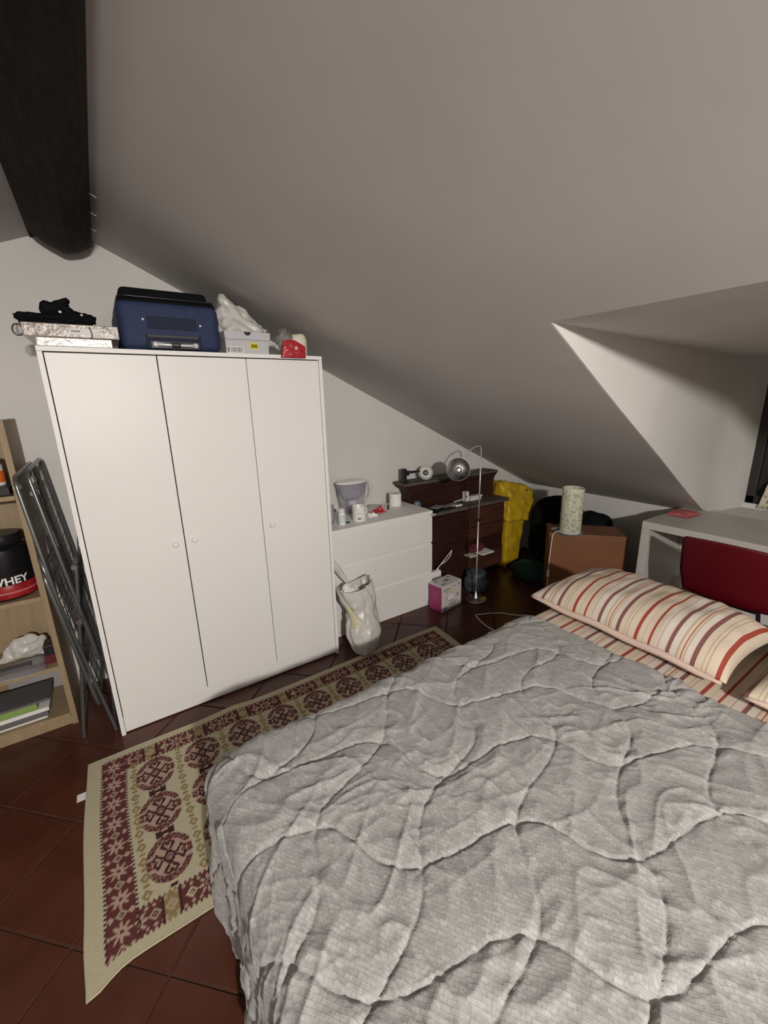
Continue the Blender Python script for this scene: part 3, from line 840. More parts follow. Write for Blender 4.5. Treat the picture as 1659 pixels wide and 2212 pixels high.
# striped sheet
ns, nt_ = 90, 200
su, sv = np.meshgrid(np.linspace(0, 1, ns), np.linspace(0, 1, nt_), indexing='ij')
sx_ = 1.55 + su * .80; sy_ = -2.62 + sv * 1.64
zt = .5415 + 0 * sx_
def np_noise(a, c, f, seed):
    out = np.zeros(a.shape)
    fl = out.ravel(); aa = a.ravel(); cc = c.ravel()
    for k in range(fl.size): fl[k] = noise.noise(Vector((aa[k] * f, cc[k] * f, seed)))
    return out
edge_d = np.maximum(0, np.maximum(sy_ + 1.035, -2.575 - sy_)); zt = zt - np.minimum(.30, (edge_d / .055) ** 2 * .055) - np.maximum(0, sx_ - 2.31) * 2.2
zt += .004 * np_noise(sx_, sy_, 7, 2.0) * (edge_d < .02)
P = np.stack([sx_, sy_, zt], -1)
org = np.array((1.95, -1.8, .54)); me = np_mesh('sheet', P - org)
at = me.attributes.new('across', 'FLOAT', 'POINT'); at.data.foreach_set('value', (sy_ + 10 + .02).astype(np.float32).ravel())
me.materials.append(M['stripes'])
o = bpy.data.objects.new('striped_sheet', me); COL.objects.link(o); o.location = org
tag(o, 'striped bed sheet showing between the grey quilt and pillows', 'sheet')
# folded-back hem of the sheet lying over the quilt edge
def hem(u, v):
    y = -2.60 + 1.585 * u
    a = v * 2
    x = 1.665 + .125 * v + .006 * math.sin(y * 9) + .004 * noise.noise(Vector((y * 12, v, 0)))
    z = .5635 + .010 * math.sin(PI * min(1, v * 1.0)) ** .5 - .016 * v * v + .006 * noise.noise(Vector((y * 8, v * 3, 1)))
    if y > -1.05: z -= ((y + 1.05) / .035) ** 2 * .03
    return (x, y, z)

# quilt
Rr, top = .085, .556
cs = .0038
s = np.arange(-.50, 1.375, cs); t = np.arange(-.36, 1.80, cs * 1.02)     # s from the foot, t from the wardrobe side
Sg, Tg = np.meshgrid(s, t, indexing='ij')
x_core, y_core = .330, -1.055
wid = 1.48
sneg = np.minimum(Sg, 0); tneg = np.minimum(Tg, 0); tpos = np.maximum(Tg - wid, 0)
tt = np.where(tneg < 0, tneg, tpos)
d = np.hypot(sneg, tt) + 1e-9
ux, uy = sneg / d, -tt / d
arc = Rr * PI / 2
hh = np.where(d < arc, Rr * np.sin(np.minimum(d, arc) / Rr), Rr + (d - arc) * .05)
drop = np.where(d < arc, Rr * (1 - np.cos(np.minimum(d, arc) / Rr)), Rr + (d - arc) * .998)
wav = np.clip((d - arc) / .25, 0, 1)
along = np.where(np.abs(sneg) > np.abs(tt), Tg, Sg + .7)
hh = hh + wav * (.012 * np.sin(along * 17 + 1.0) + .006 * np.sin(along * 41)) 
drop = np.minimum(drop, top - .022)
Qx = x_core + np.maximum(Sg, 0) + ux * hh
Qy = y_core - np.clip(Tg, 0, wid) + uy * hh
Qz = top - drop
Qz = Qz - np.clip((Sg - 1.345) / .03, 0, 1) ** 2 * .012
# stitched ogee lines (diagonal lattice) and creases
px, py = x_core + Sg, y_core - Tg
A1 = (py - .69 * px + 1.975) / .275; B1 = (py + .66 * px + .86) / .275
def vnoise(a, c, seed):
    rs = np.random.RandomState(seed); G = rs.rand(256, 256)
    ia, ic = np.floor(a).astype(int), np.floor(c).astype(int); fa, fc = a - ia, c - ic
    fa = fa * fa * (3 - 2 * fa); fc = fc * fc * (3 - 2 * fc); ia %= 256; ic %= 256; i1 = (ia + 1) % 256; c1 = (ic + 1) % 256
    return (G[ia, ic] * (1 - fa) + G[i1, ic] * fa) * (1 - fc) + (G[ia, c1] * (1 - fa) + G[i1, c1] * fa) * fc
w1 = (vnoise(px * 4 + 50, py * 4 + 50, 101) - .5) * .30; w2 = (vnoise(px * 4 + 90, py * 4 + 20, 102) - .5) * .30
ga = A1 + .19 * np.sin(PI * B1 + .6) + w1; gb = B1 + .19 * np.sin(PI * A1 + 1.4) + w2
def dist_line(g): return np.abs(g - np.round(g)) * .275 * .82
da, db = dist_line(ga), dist_line(gb)
dl = np.minimum(da, db)
puff = .0075 * (1 - np.exp(-(dl / .030) ** 1.3))
seam = -.0110 * np.exp(-(dl / .0043) ** 2) * (.6 + .6 * vnoise(px * 7, py * 7, 55))
knot = -.007 * np.exp(-((da ** 2 + db ** 2) / .020 ** 2))
vn = lambda a, c, f, sd: None
# fast value-noise on the grid
def vnoise(a, c, seed):
    rs = np.random.RandomState(seed); G = rs.rand(256, 256)
    ia, ic = np.floor(a).astype(int), np.floor(c).astype(int); fa, fc = a - ia, c - ic
    fa = fa * fa * (3 - 2 * fa); fc = fc * fc * (3 - 2 * fc); ia %= 256; ic %= 256; i1 = (ia + 1) % 256; c1 = (ic + 1) % 256
    return (G[ia, ic] * (1 - fa) + G[i1, ic] * fa) * (1 - fc) + (G[ia, c1] * (1 - fa) + G[i1, c1] * fa) * fc
def ridge(a, c, seed, pw=3.0):
    return (1 - np.abs(2 * vnoise(a, c, seed) - 1)) ** pw
wob = (vnoise(px * 5, py * 5, 9) - .5) * .22
cr = np.zeros_like(px)
for k, (ang, fa, fc, am) in enumerate(((.62, 4.5, 11, .0110), (-.60, 4.5, 12, .0110), (.05, 5, 13, .0085), (1.5, 6, 14, .0085), (1.05, 8, 22, .0050), (-.2, 9, 24, .0045), (2.3, 11, 34, .003))):
    ca, sa = math.cos(ang), math.sin(ang)
    a = (px + wob * .4) * ca + (py + wob * .4) * sa; c = -(px + wob * .3) * sa + (py + wob * .5) * ca
    msk = np.clip((vnoise(px * 3.1 + k * 9, py * 3.1 + 5, 40 + k) - .36) * 3.0, 0, 1)
    cr += am * ridge(a * fa + 30, c * fc + 60, 20 + k, 7.0) * msk
# short pull folds running into the seams
ph = np.where(da < db, B1, A1)
pull = .0020 * np.sin(ph * 2 * PI * 4.3 + 5 * vnoise(px * 6, py * 6, 77)) * np.exp(-(dl / .030) ** 2) * np.clip(dl / .006, 0, 1) * (vnoise(px * 7, py * 7, 78) > .35)
lumps = .007 * (vnoise(px * 7 + 3, py * 7, 5) - .5) + .003 * (vnoise(px * 21, py * 21, 6) - .5)
hgt = .60 * puff + .52 * seam + .9 * knot + .75 * cr + .8 * pull + .6 * lumps
P = np.stack([Qx, Qy, Qz], -1)
gs = np.gradient(P, axis=0); gt = np.gradient(P, axis=1)
nrm = np.cross(gt, gs); nrm /= (np.linalg.norm(nrm, axis=-1, keepdims=True) + 1e-9)
nrm[..., 2] = np.where(nrm[..., 2] < -.05, -.05, nrm[..., 2])
P = P + nrm * (hgt * np.where(Qz < .04, .2, 1))[..., None]
P[..., 2] = np.maximum(P[..., 2], .017)
org = np.array((1.0, -1.8, .55)); me = np_mesh('quilt', P - org)
uvl = me.uv_layers.new(name='cloth')
li = np.empty(len(me.loops), np.int32); me.loops.foreach_get('vertex_index', li)
UV = np.stack([Sg.ravel(), Tg.ravel()], -1)[li]; uvl.data.foreach_set('uv', UV.astype(np.float32).ravel())
me.materials.append(M['quilt'])
o = bpy.data.objects.new('quilt', me); COL.objects.link(o); o.location = org
tag(o, 'rumpled grey quilt with wavy stitched lines covering the double bed', 'quilt')


def pillow(cx, cy, z0, hx, hy, th, rz, lean, label, seed, ph0):
    n1, n2 = 70, 110
    u, v = np.meshgrid(np.linspace(-1, 1, n1), np.linspace(-1, 1, n2), indexing='ij')
    hgt = (1 - np.abs(u) ** 3.2) ** .62 * (1 - np.abs(v) ** 4.0) ** .55
    cor = 1 + .05 * (np.abs(u) * np.abs(v)) ** 2 - .035 * (1 - np.abs(v) ** 2) * 0 - .05 * (1 - np.abs(u) ** 2) * (np.abs(v) > .6) * (np.abs(v) - .6)
    xx, yy = u * hx * cor, v * hy * cor
    wr = .010 * (vnoise(u * 3 + 20 + seed, v * 9 + 20, seed) - .5) 
    objs = []
    topz = hgt * th + wr * np.clip(hgt * 3, 0, 1); botz = -hgt * th * .30
    t_ = root = thing('pillow', label, 'pillow', (cx, cy, z0), rz, 'striped pillows at the head of the bed')
    for nm, zz_ in (('top', topz), ('bottom', botz)):
        Pq = np.stack([xx, yy, zz_ + lean * (xx + hx) + th * .30], -1)
        m_ = np_mesh('pillow_' + nm, Pq if nm == 'top' else Pq[::-1])
        a_ = m_.attributes.new('across', 'FLOAT', 'POINT')
        val = (v * hy * (1.0 if nm == 'top' else 1) + 10 + ph0); val = val if nm == 'top' else val[::-1]
        a_.data.foreach_set('value', val.astype(np.float32).ravel()); m_.materials.append(M['stripes'])
        objs.append(m_)
    b = bmesh.new()
    for m_ in objs: b.from_mesh(m_)
    bmesh.ops.remove_doubles(b, verts=b.verts, dist=.0005); bmesh.ops.recalc_face_normals(b, faces=b.faces)
    m_ = bpy.data.meshes.new('cover'); b.to_mesh(m_); b.free(); m_.materials.append(M['stripes'])
    for p_ in m_.polygons: p_.use_smooth = True
    o = bpy.data.objects.new('cover', m_); COL.objects.link(o); o.parent = t_
    # rolled hem along the foot-side edge
    k = B(); pts = [(-hx * (1.0 + .045 * (abs(a) ** 2)) - .004, a * hy * 1.02, th * .30 - .004 + .003 * math.sin(a * 9)) for a in np.linspace(-1, 1, 40)]
    k.tube(pts, [.004 + .010 * (1 - abs(a) ** 6) for a in np.linspace(-1, 1, 40)], 10)
    m2 = k.build('hem', mat('pillow_hem', (.62, .47, .40), .9), None, smooth=True); m2.parent = t_
    return t_
pillow(2.035, -1.345, .553, .245, .385, .125, math.radians(-2.0), .0, 'plump striped pillow nearest the brown nightstand', 3, .03)
pillow(2.02, -2.175, .553, .245, .385, .115, math.radians(3.0), .0, 'striped pillow cut off by the right edge of the photo', 5, .17)

# ================================================================== CHEST WITH RAISED BACK (dark)
CH = thing('dark_chest', 'dark brown wooden chest with raised back between dresser and yellow bag', 'chest', (2.56, .42, 0))
cx0, cx1, cf = 2.090, 3.030, .290
B().box((cx0, cf + .02, .06), (cx1, .565, .662)).build('carcass', 'chestwood', CH)
B().box((cx0 + .02, cf + .03, 0), (cx1 - .02, .56, .059)).build('plinth', 'chestwood', CH)
B().box((cx0 - .010, cf - .035, .664), (cx1 + .012, .570, .690), .004).build('counter', 'chesttop', CH)
B().box((cx0 + .012, cf, .08), (cx0 + .46, cf + .018, .645), .003).box((cx0 + .07, cf - .006, .14), (cx0 + .40, cf + .001, .585), .004).build('door', 'chestwood', CH)
for za, zb_ in ((.49, .645), (.375, .482), (.08, .235)):
    dd = B().box((cx0 + .475, cf, za), (cx1 - .012, cf + .018, zb_), .003).box((cx0 + .50, cf - .005, za + .02), (cx1 - .04, cf + .001, zb_ - .02), .003).build('drawer', 'chestdrawer', CH)
B().box((cx0 + .475, cf + .0, .238), (cx1 - .012, cf + .019, .252)).build('shelf_edge', 'chestwood', CH)
B().box((cx0 + .475, cf + .0015, .366), (cx1 - .012, cf + .019, .373)).build('rail', 'chestwood', CH)
# raised back with a cove cornice
B().box((cx0 + .0, .44, .691), (cx1, .565, .872)).build('raised_back', 'chestwood', CH)
cov = [(0, 0), (.006, .0), (.010, -.012), (.022, -.022), (.040, -.032), (.062, -.036), (.064, -.05), (.0, -.05)]
b = B()
for k in range(5):
    a, zq = ((.0, .80), (.010, .835), (.026, .858), (.046, .872), (.060, .884))[k]
    b.box((cx0 - a - .004, .44 - a * .4 - .004, zq), (cx1 + .002 + a * .2, .566, zq + (.036, .024, .015, .0125, .012)[k]), .003)
b.build('moulding', 'chestwood', CH)
B().box((cx0 - .075, .402, .8965), (cx1 + .015, .572, .918), .006, seg=3).build('top_board', 'chesttop', CH)
# red cloth and papers sticking out of the open compartment
o = B().blob((2.66, .268, .302), (.085, .026, .036), 30, 16, 2.4, .35, 3, 4).build('red_cloth', 'redcloth', origin=(2.66, .268, .27)); tag(o, 'dark red cloth poking out of the chest compartment', 'cloth')
o = B().box((2.655, .19, .256), (2.80, .30, .268), .002, T=None).build('white_booklet', 'paper', origin=(2.73, .25, .256)); tag(o, 'white booklet jutting from the dark chest behind the floor lamp pole', 'booklet')
o = B().box((2.545, .215, .2535), (2.63, .30, .2600), .001, T=None).build('paper_slip', 'cream', origin=(2.59, .26, .254)); tag(o, 'narrow cream paper slip left of the white booklet on the chest', 'paper')

# things on the chest counter
zc = .6905
def P4(name, lo, hi, mm, label, cat, rz=0, bev=.002, group=None):
    c = Vector(((lo[0] + hi[0]) / 2, (lo[1] + hi[1]) / 2, lo[2]))
    T = Matrix.Translation(c) @ Matrix.Rotation(rz, 4, 'Z') @ Matrix.Translation(-c)
    o = B().box(lo, hi, bev, T=T).build(name, mm, origin=c); return tag(o, label, cat, group)
UB = thing('upright_carton', 'small white carton standing upright on the dark chest', 'box', (2.655, .405, zc))
B().box((2.635, .385, zc), (2.675, .425, zc + .085), .003).build('carton', 'paper', UB)
B().box((2.640, .3842, zc + .036), (2.652, .3856, zc + .052)).build('printed_mark', 'ink', UB)
P4('carton_stack_box', (2.692, .375, zc), (2.815, .425, zc + .020), 'paper', 'flat white carton, lower of two beside the upright carton', 'box', .05, group='flat white cartons on the dark chest')
P4('carton_stack_box', (2.700, .378, zc + .021), (2.830, .424, zc + .039), 'pinkwhite', 'flat white carton, upper of two beside the upright carton', 'box', -.04, group='flat white cartons on the dark chest')
RC = thing('remote_control', 'slim white remote lying on the dark chest counter', 'remote control', (2.463, .318, zc))
B().box((2.405, .300, zc), (2.520, .336, zc + .014), .004).build('casing', 'paper', RC)
for i in range(5): B().box((2.418 + i * .019, .309, zc + .0140), (2.428 + i * .019, .327, zc + .0155), .001).build('button', 'inkgrey', RC)
P4('dark_magazine', (2.30, .295, zc), (2.52, .375, zc + .012), 'black', 'black magazine under loose papers on the dark chest', 'magazine', .18)
P4('loose_paper', (2.33, .325, zc + .0125), (2.50, .37, zc + .0155), 'silver', 'crumpled grey paper strip on the black magazine', 'paper', .24, .001)
P4('white_strip', (2.515, .395, zc + .013), (2.625, .415, zc + .020), 'paper', 'long white strip left of the upright carton', 'strip', .22)
P4('black_cloth_bundle', (2.18, .275, zc), (2.31, .35, zc + .02), 'blackcloth', 'small black cloth bundle at the chest edge beside the dresser', 'cloth', .4, .008)
P4('foil_packet', (2.22, .300, zc + .0205), (2.33, .37, zc + .026), 'silver', 'silver foil packet on the black cloth bundle', 'packet', .45)
P4('white_pen', (2.095, .213, .6905), (2.165, .226, .702), 'paper', 'white pen jutting over the chest edge by the dresser', 'pen', .15, .004)
o = B().blob((2.13, .405, zc + .037), (.030, .026, .044), 18, 12, 2.6, .12, 3, 8).build('plastic_cup', 'bluegrey', origin=(2.13, .405, zc)); tag(o, 'dull blue-grey pouch standing at the left of the chest counter', 'pouch')

# desk lamp lying on the chest top: black clamp, arm, white globe
zt_ = .9185
GL = thing('globe_lamp', 'small lamp with white globe shade and black clamp on the chest', 'lamp', (2.15, .46, zt_))
gc = Vector((2.245, .440, zt_ + .0585))
vd = (Vector(cam.matrix_world.translation) - gc).normalized()
vd = Vector((-.62, -.76, .18)).normalized()
prof = [(.022, .0535)] + [(.058 * math.sin(a), .058 * math.cos(a)) for a in np.linspace(.42, PI - .001, 22)]
B().lathe(prof, n=36, T=axis(gc, vd)).build('globe', 'globe', GL, smooth=True, solid=.002)
B().lathe([(0, .040), (.010, .038), (.0165, .030), (.0175, .018), (.012, .0), (.010, -.02), (0, -.02)], n=20, T=axis(gc, vd)).build('bulb', 'bulbgrey', GL, smooth=True)
B().tube([gc + Vector((-.052, .012, .018)), (2.13, .462, .995), (2.075, .462, 1.000)], .009, 10).build('arm', 'black', GL, smooth=True)
B().box((2.030, .440, zt_), (2.062, .480, 1.030), .006, T=None).box((2.050, .445, .972), (2.092, .475, 1.012), .006).box((2.028, .437, zt_), (2.082, .483, zt_ + .020), .006).build('clamp', 'black', GL)
B().tube(spline([(2.06, .47, zt_ + .004), (2.12, .43, zt_ + .004), (2.19, .425, zt_ + .004), (2.215, .44, zt_ + .012)], 6), .0025, 6).build('cord', 'black', GL, smooth=True)

# ================================================================== FLOOR LAMP
FL = thing('floor_lamp', 'slim steel floor lamp with round metal shade and curved neck', 'floor lamp', (2.40, .01, 0))
fx, fy_ = 2.402, .010
B().lathe([(0, 0), (.083, 0), (.086, .004), (.086, .012), (.080, .016), (.03, .024), (.016, .045), (.008, .075), (0, .075)], (fx, fy_, 0), 40).build('base', 'steel', FL, auto=35)
B().tube([(fx, fy_, .06), (fx + .002, fy_, .66)], .0058, 12).build('pole', 'pole', FL, smooth=True)
B().tube([(fx + .002, fy_, .645), (fx + .002, fy_, .665)], .0068, 12).build('pole_joint', 'black', FL)
B().tube([(fx + .002, fy_, .66), (fx + .006, fy_, 1.185)], .0048, 12).build('pole', 'pole', FL, smooth=True)
sc_ = Vector((2.190, .012, 1.062)); sd = Vector((-.66, -.75, .05)).normalized()
B().tube(spline([(fx + .006, fy_, 1.18), (fx - .004, fy_, 1.203), (2.362, fy_, 1.208), (2.29, fy_, 1.184), (2.235, .0, 1.130), sc_ + sd * .064 + Vector((.014, 0, .014))], 8), .0042, 10).build('neck', 'pole', FL, smooth=True)
B().lathe([(.0, .040), (.024, .038), (.046, .030), (.062, .016), (.074, -.004), (.078, -.010), (.0805, -.010), (.0805, -.007), (.0755, .002), (.064, .021), (.048, .034), (.024, .042), (0, .044)], n=48, T=axis(sc_, sd)).build('shade', 'steel_dull', FL, auto=50)
B().tube([sc_ + sd * -.010 + (axis((0, 0, 0), sd) @ Vector((.0805 * math.cos(a), .0805 * math.sin(a), 0))) for a in np.linspace(0, 2 * PI, 49)[:-1]], .0025, 8, closed=True).build('rim', 'pole', FL, smooth=True)
B().lathe([(0, .064), (.012, .063), (.018, .056), (.020, .044), (.025, .040), (.025, .034), (0, .034)], n=28, T=axis(sc_, sd)).build('cap', 'steel', FL, auto=35)
T = axis(sc_, sd)
for a in (2.75, -.75): B().box((-.003, -.010, 0), (.003, .010, .003), T=T @ Matrix.Rotation(a, 4, 'Z') @ Matrix.Translation((.056, 0, .026))).build('vent_slot', 'black', FL)

# dark glass jar behind the lamp foot
gj = Vector((2.545, .150, 0))
GJ = thing('glass_jar', 'squat smoky glass jar on the floor behind the lamp base', 'jar', gj)
B().lathe([(0, 0), (.085, 0), (.098, .01), (.102, .06), (.094, .10), (.076, .118), (.070, .124), (0, .124)], gj, 36).build('jar', 'darkglass', GJ, auto=50)
B().lathe([(0, .125), (.078, .125), (.082, .130), (.082, .150), (.076, .156), (0, .156)], gj, 36).build('lid', 'darkglass', GJ, auto=35)

# magenta and white carton
PB = thing('carton', 'magenta and white printed carton on the tiles by the dresser', 'box', (2.15, .075, 0))
T = Matrix.Translation((2.045, .004, 0)) @ Matrix.Rotation(math.radians(8), 4, 'Z')
B().box((0, 0, 0), (.225, .130, .205), .0015, T=T).build('carton', 'pinkwhite', PB)
B().box((-.0012, .004, .001), (.0, .129, .198), T=T).build('side_panel', 'pink', PB, label='magenta printed side')
for (a, z, w_, h_) in ((.02, .165, .075, .010), (.03, .150, .04, .006), (.115, .175, .05, .006), (.01, .010, .045, .022), (.08, .045, .095, .008), (.095, .030, .07, .006), (.055, .075, .005, .050), (.17, .085, .02, .022), (.185, .17, .02, .020), (.19, .02, .015, .015)):
    B().box((a, -.0008, z), (a + w_, .0, z + h_), T=T).build('print', 'inkgrey', PB)
B().box((.065, -.0012, .072), (.135, -.0008, .118), T=T).build('print', 'paper', PB); B().box((.075, -.0014, .070), (.13, -.0008, .075), T=T).build('print', 'ink', PB)
B().box((.105, -.0009, .125), (.122, .0, .160), T=T).build('print', 'yellow_label', PB)
for k in range(6): B().box((-.0018, .022 + .003 * (k % 2), .06 + k * .018), (-.0011, .105 - .012 * (k % 3), .0625 + k * .018), T=T).build('print', mat('pink_print', (.55, .15, .28), .5) if k == 0 else bpy.data.materials['pink_print'], PB)
for (a, c, w_, h_) in ((.03, .02, .05, .02), (.10, .05, .05, .035), (.03, .09, .03, .02), (.17, .09, .025, .02)):
    B().box((a, c, .2048), (a + w_, c + h_, .2056), T=T).build('print', 'inkgrey', PB)

# white router behind it, with its lead
RT = thing('router', 'white rounded router standing behind the magenta carton', 'router', (2.15, .215, 0))
B().box((2.085, .185, 0), (2.205, .238, .245), .018, seg=4).build('casing', 'ceramic', RT, smooth=False)
B().box((2.10, .184, .18), (2.19, .1858, .20), .0).build('grille', 'inkgrey', RT)
B().tube(spline([(2.165, .21, .245), (2.20, .20, .285), (2.27, .205, .335), (2.335, .225, .365), (2.350, .24, .35), (2.33, .235, .315), (2.27, .22, .290), (2.20, .215, .27), (2.185, .212, .245)], 8), .0038, 8).build('lead', 'cord', RT, smooth=True)

# cable on the floor
o = B().tube(spline([(2.62, -.62, .006), (2.55, -.44, .006), (2.44, -.334, .006), (2.394, -.268, .006), (2.327, -.218, .006), (2.235, -.176, .006), (2.214, -.176, .006), (2.200, -.21, .006), (2.179, -.265, .006), (2.163, -.368, .006), (2.17, -.60, .006), (2.2, -1.1, .006)], 8), .0035, 8).build('floor_cable', 'cord', origin=(2.3, -.25, .005), smooth=True)
tag(o, 'thin white cable looped on the tiles beside the bed', 'cable')

# ================================================================== ON THE DRESSER
zd = dr_h + .0004
jc = Vector((1.590, .475, zd))
JG = thing('filter_jug', 'clear lidded water filter jug at the back of the white dresser', 'jug', jc)
def oval(k):
    def f(v):
        q = 1 + .10 * max(0, (v.z - .02)) / .2
        return Vector((v.x * 1.25 * q, v.y * .78, v.z))
    return f
B().lathe([(.0, .002), (.066, .002), (.072, .012), (.078, .10), (.086, .195), (.089, .222), (.085, .222), (.082, .196), (.074, .10), (.068, .016), (0, .010)], jc, 40, fn=oval(0)).build('body', 'jug', JG, smooth=True)
B().lathe([(.0, .098), (.030, .098), (.060, .112), (.079, .150), (.083, .215), (.079, .215), (.074, .152), (0, .125)], jc, 40, fn=oval(0)).build('funnel', 'funnel', JG, smooth=True)
B().lathe([(.0, .030), (.028, .030), (.032, .04), (.032, .095), (0, .10)], jc, 24).build('filter_cartridge', 'ceramic', JG, auto=40)
B().lathe([(.0, .236), (.05, .238), (.082, .234), (.091, .226), (.091, .220), (0, .220)], jc, 40, fn=oval(0)).build('lid', 'ceramic', JG, smooth=True)
B().tube(spline([jc + Vector(q) for q in ((.105, 0, .215), (.140, 0, .208), (.162, 0, .170), (.158, 0, .120), (.135, 0, .080), (.095, 0, .058))], 8), [.010] * 41, 12).build('handle', 'jug', JG, smooth=True)
# mug
mc = Vector((1.520, .262, zd))
MG = thing('mug', 'white mug with small black print at the dresser front', 'mug', mc)
B().lathe([(0, 0), (.044, 0), (.0465, .004), (.0465, .098), (.0455, .101), (.0435, .098), (.0435, .008), (0, .006)], mc, 36).build('cup', 'ceramic', MG, auto=50)
B().tube(spline([mc + Vector(q) for q in ((.044, .010, .080), (.066, .016, .076), (.072, .018, .050), (.062, .015, .028), (.044, .010, .024))], 6), .0048, 8).build('handle', 'ceramic', MG, smooth=True)
def curvebox(th0, z, w_, h_): 
    b = B(); n = 4
    A = []
    def f(u, v):
        a = th0 + (u - .5) * w_ / .0465; return (mc.x + .0470 * math.cos(a), mc.y + .0470 * math.sin(a), mc.z + z + v * h_)
    return b.grid(f, 4, 2)
for (dx, z, w_, h_, mm) in ((-.18, .016, .006, .014, 'ink'), (.02, .016, .009, .010, 'ink'), (.24, .016, .006, .010, 'inkgrey'), (.0, .055, .018, .004, 'inkgrey')):
    curvebox(-PI / 2 - .45 + dx, z, w_, h_).build('print', mm, MG)
# pill bottle
pc = Vector((1.376, .240, zd))
PBt = thing('pill_bottle', 'slim white bottle with pale label in front of the jug', 'bottle', pc)
B().lathe([(0, 0), (.022, 0), (.0245, .004), (.0245, .078), (.020, .086), (0, .088)], pc, 28).build('bottle', 'ceramic', PBt, auto=40)
B().lathe([(0, .088), (.0205, .088), (.0215, .091), (.0215, .106), (.019, .109), (0, .109)], pc, 28).build('cap', 'paper', PBt, auto=40)
B().lathe([(.0247, .014), (.0250, .015), (.0250, .070), (.0247, .071)], pc, 28).build('label_wrap', mat('pale_label', (.60, .68, .66), .5, var=.25, vscale=160), PBt, smooth=True)
lc = Vector((1.318, .305, zd))
LG = B().lathe([(0, 0), (.028, 0), (.031, .004), (.033, .095), (.034, .128), (.032, .128), (.031, .095), (.029, .008), (0, .007)], lc, 28).build('drinking_glass', 'jug', origin=lc, smooth=True)
tag(LG, 'clear drinking glass left of the pill bottle by the wardrobe', 'glass')
o = B().box((1.405, .245, zd), (1.440, .262, zd + .006), .002).build('lighter', 'black', origin=(1.42, .25, zd)); tag(o, 'tiny black clip lying by the pill bottle', 'clip')
# toilet roll
tr = Vector((1.945, .44, zd))
TR = thing('paper_roll', 'white paper roll standing at the back right of the dresser', 'paper roll', tr)
B().lathe([(.018, 0), (.044, 0), (.047, .003), (.047, .094), (.044, .097), (.018, .097), (.018, 0)], tr, 36).build('roll', 'tissue', TR, auto=40)
B().lathe([(.0165, .001), (.0178, .001), (.0178, .0965), (.0165, .0965), (.0165, .001)], tr, 24).build('core', 'birch', TR, smooth=True)
def tail(u, v): return (tr.x + .030 + .052 * u, tr.y + .033 + .006 * u, tr.z + .0015 + .083 * v * (1 - .75 * u ** 1.2))
B().grid(tail, 10, 8).build('loose_sheet', 'tissue', TR, smooth=True, solid=.001)
# wrappers
o = B().crumple([(1.69, .34, zd), (1.785, .325, zd), (1.775, .375, zd), (1.71, .375, zd), (1.705, .36, zd + .025), (1.735, .35, zd + .012), (1.755, .35, zd + .040)], .012, 11, 2, 40).build('red_wrapper', 'red', origin=(1.735, .35, zd)); tag(o, 'crumpled red sweet wrapper on the white dresser', 'wrapper')
o = B().crumple([(1.655, .350, zd), (1.70, .36, zd), (1.69, .385, zd), (1.66, .38, zd), (1.665, .365, zd + .016)], .006, 15, 2, 60).build('red_wrapper_piece', mat('brick_foil', (.35, .07, .05), .5), origin=(1.672, .385, zd)); tag(o, 'small brick-red wrapper piece between jug and red wrapper', 'wrapper')
o = B().crumple([(1.605, .27, zd), (1.68, .265, zd), (1.67, .315, zd), (1.61, .318, zd), (1.625, .285, zd + .022), (1.655, .29, zd + .028)], .014, 12, 2, 40).build('used_tissue', 'tissue', origin=(1.642, .288, zd)); tag(o, 'crumpled white tissue right of the mug', 'tissue')
o = B().crumple([(1.69, .42, zd), (1.86, .40, zd), (1.83, .465, zd), (1.71, .47, zd), (1.72, .44, zd + .045), (1.80, .44, zd + .03), (1.70, .43, zd + .03)], .012, 13, 2, 30).build('clear_wrapping', 'film', origin=(1.765, .43, zd)); tag(o, 'clear film wrapping behind the red wrapper', 'wrapping')
o = B().lathe([(0, 0), (.006, 0), (.0065, .003), (.0065, .032), (.005, .036), (0, .036)], (1.835, .375, zd), 12).build('toiletry_bottle', 'black', origin=(1.835, .375, zd), smooth=True); tag(o, 'little black bottle standing right of the red wrapper', 'bottle')

# ================================================================== CARRIER BAG beside the wardrobe
BG = thing('carrier_bag', 'full white plastic bag leaning by the wardrobe corner', 'bag', (1.31, -.06, 0))
def bagf(u, v):
    th = 2 * PI * u
    zc_ = .006 + .415 * v
    cx = 1.318 + .030 * math.sin(v * 2.6) - .010 * v; cy = -.098 + .125 * v
    R = .050 + .062 * math.sin(min(1, v * 2.6 + .05) * PI / 2) - .014 * math.exp(-((v - .60) / .14) ** 2) + .010 * max(0, v - .7) * 3
    fold = -.016 * (1 - abs(math.sin(th * 3.5 + 4 * v + 2.5 * noise.noise(Vector((v * 3, th, 0)))))) ** 3 * (.35 + v) + .012 * noise.noise(Vector((math.cos(th) * 2.2, math.sin(th) * 2.2, v * 5))) + .016 * (abs(noise.noise(Vector((math.cos(th) * 3.4, math.sin(th) * 3.4, v * 6 + 4)))) - .2)
    R = (R + fold) * (1 - .14 * abs(math.cos(th)) * 0)
    zz_ = zc_ + (.030 * math.cos(th + .7) + .02 * math.cos(2 * th)) * max(0, v - .6) * 2.0
    if v < .02: R *= .55
    return (cx + R * 1.02 * math.cos(th), cy + R * .80 * math.sin(th), zz_)
bag = B().grid(bagf, 64, 48, closeu=True)
bag.poly([bagf(i / 64, 0) for i in range(64)])
bag.build('sack', 'plasticbag', BG, smooth=True, solid=.0012)
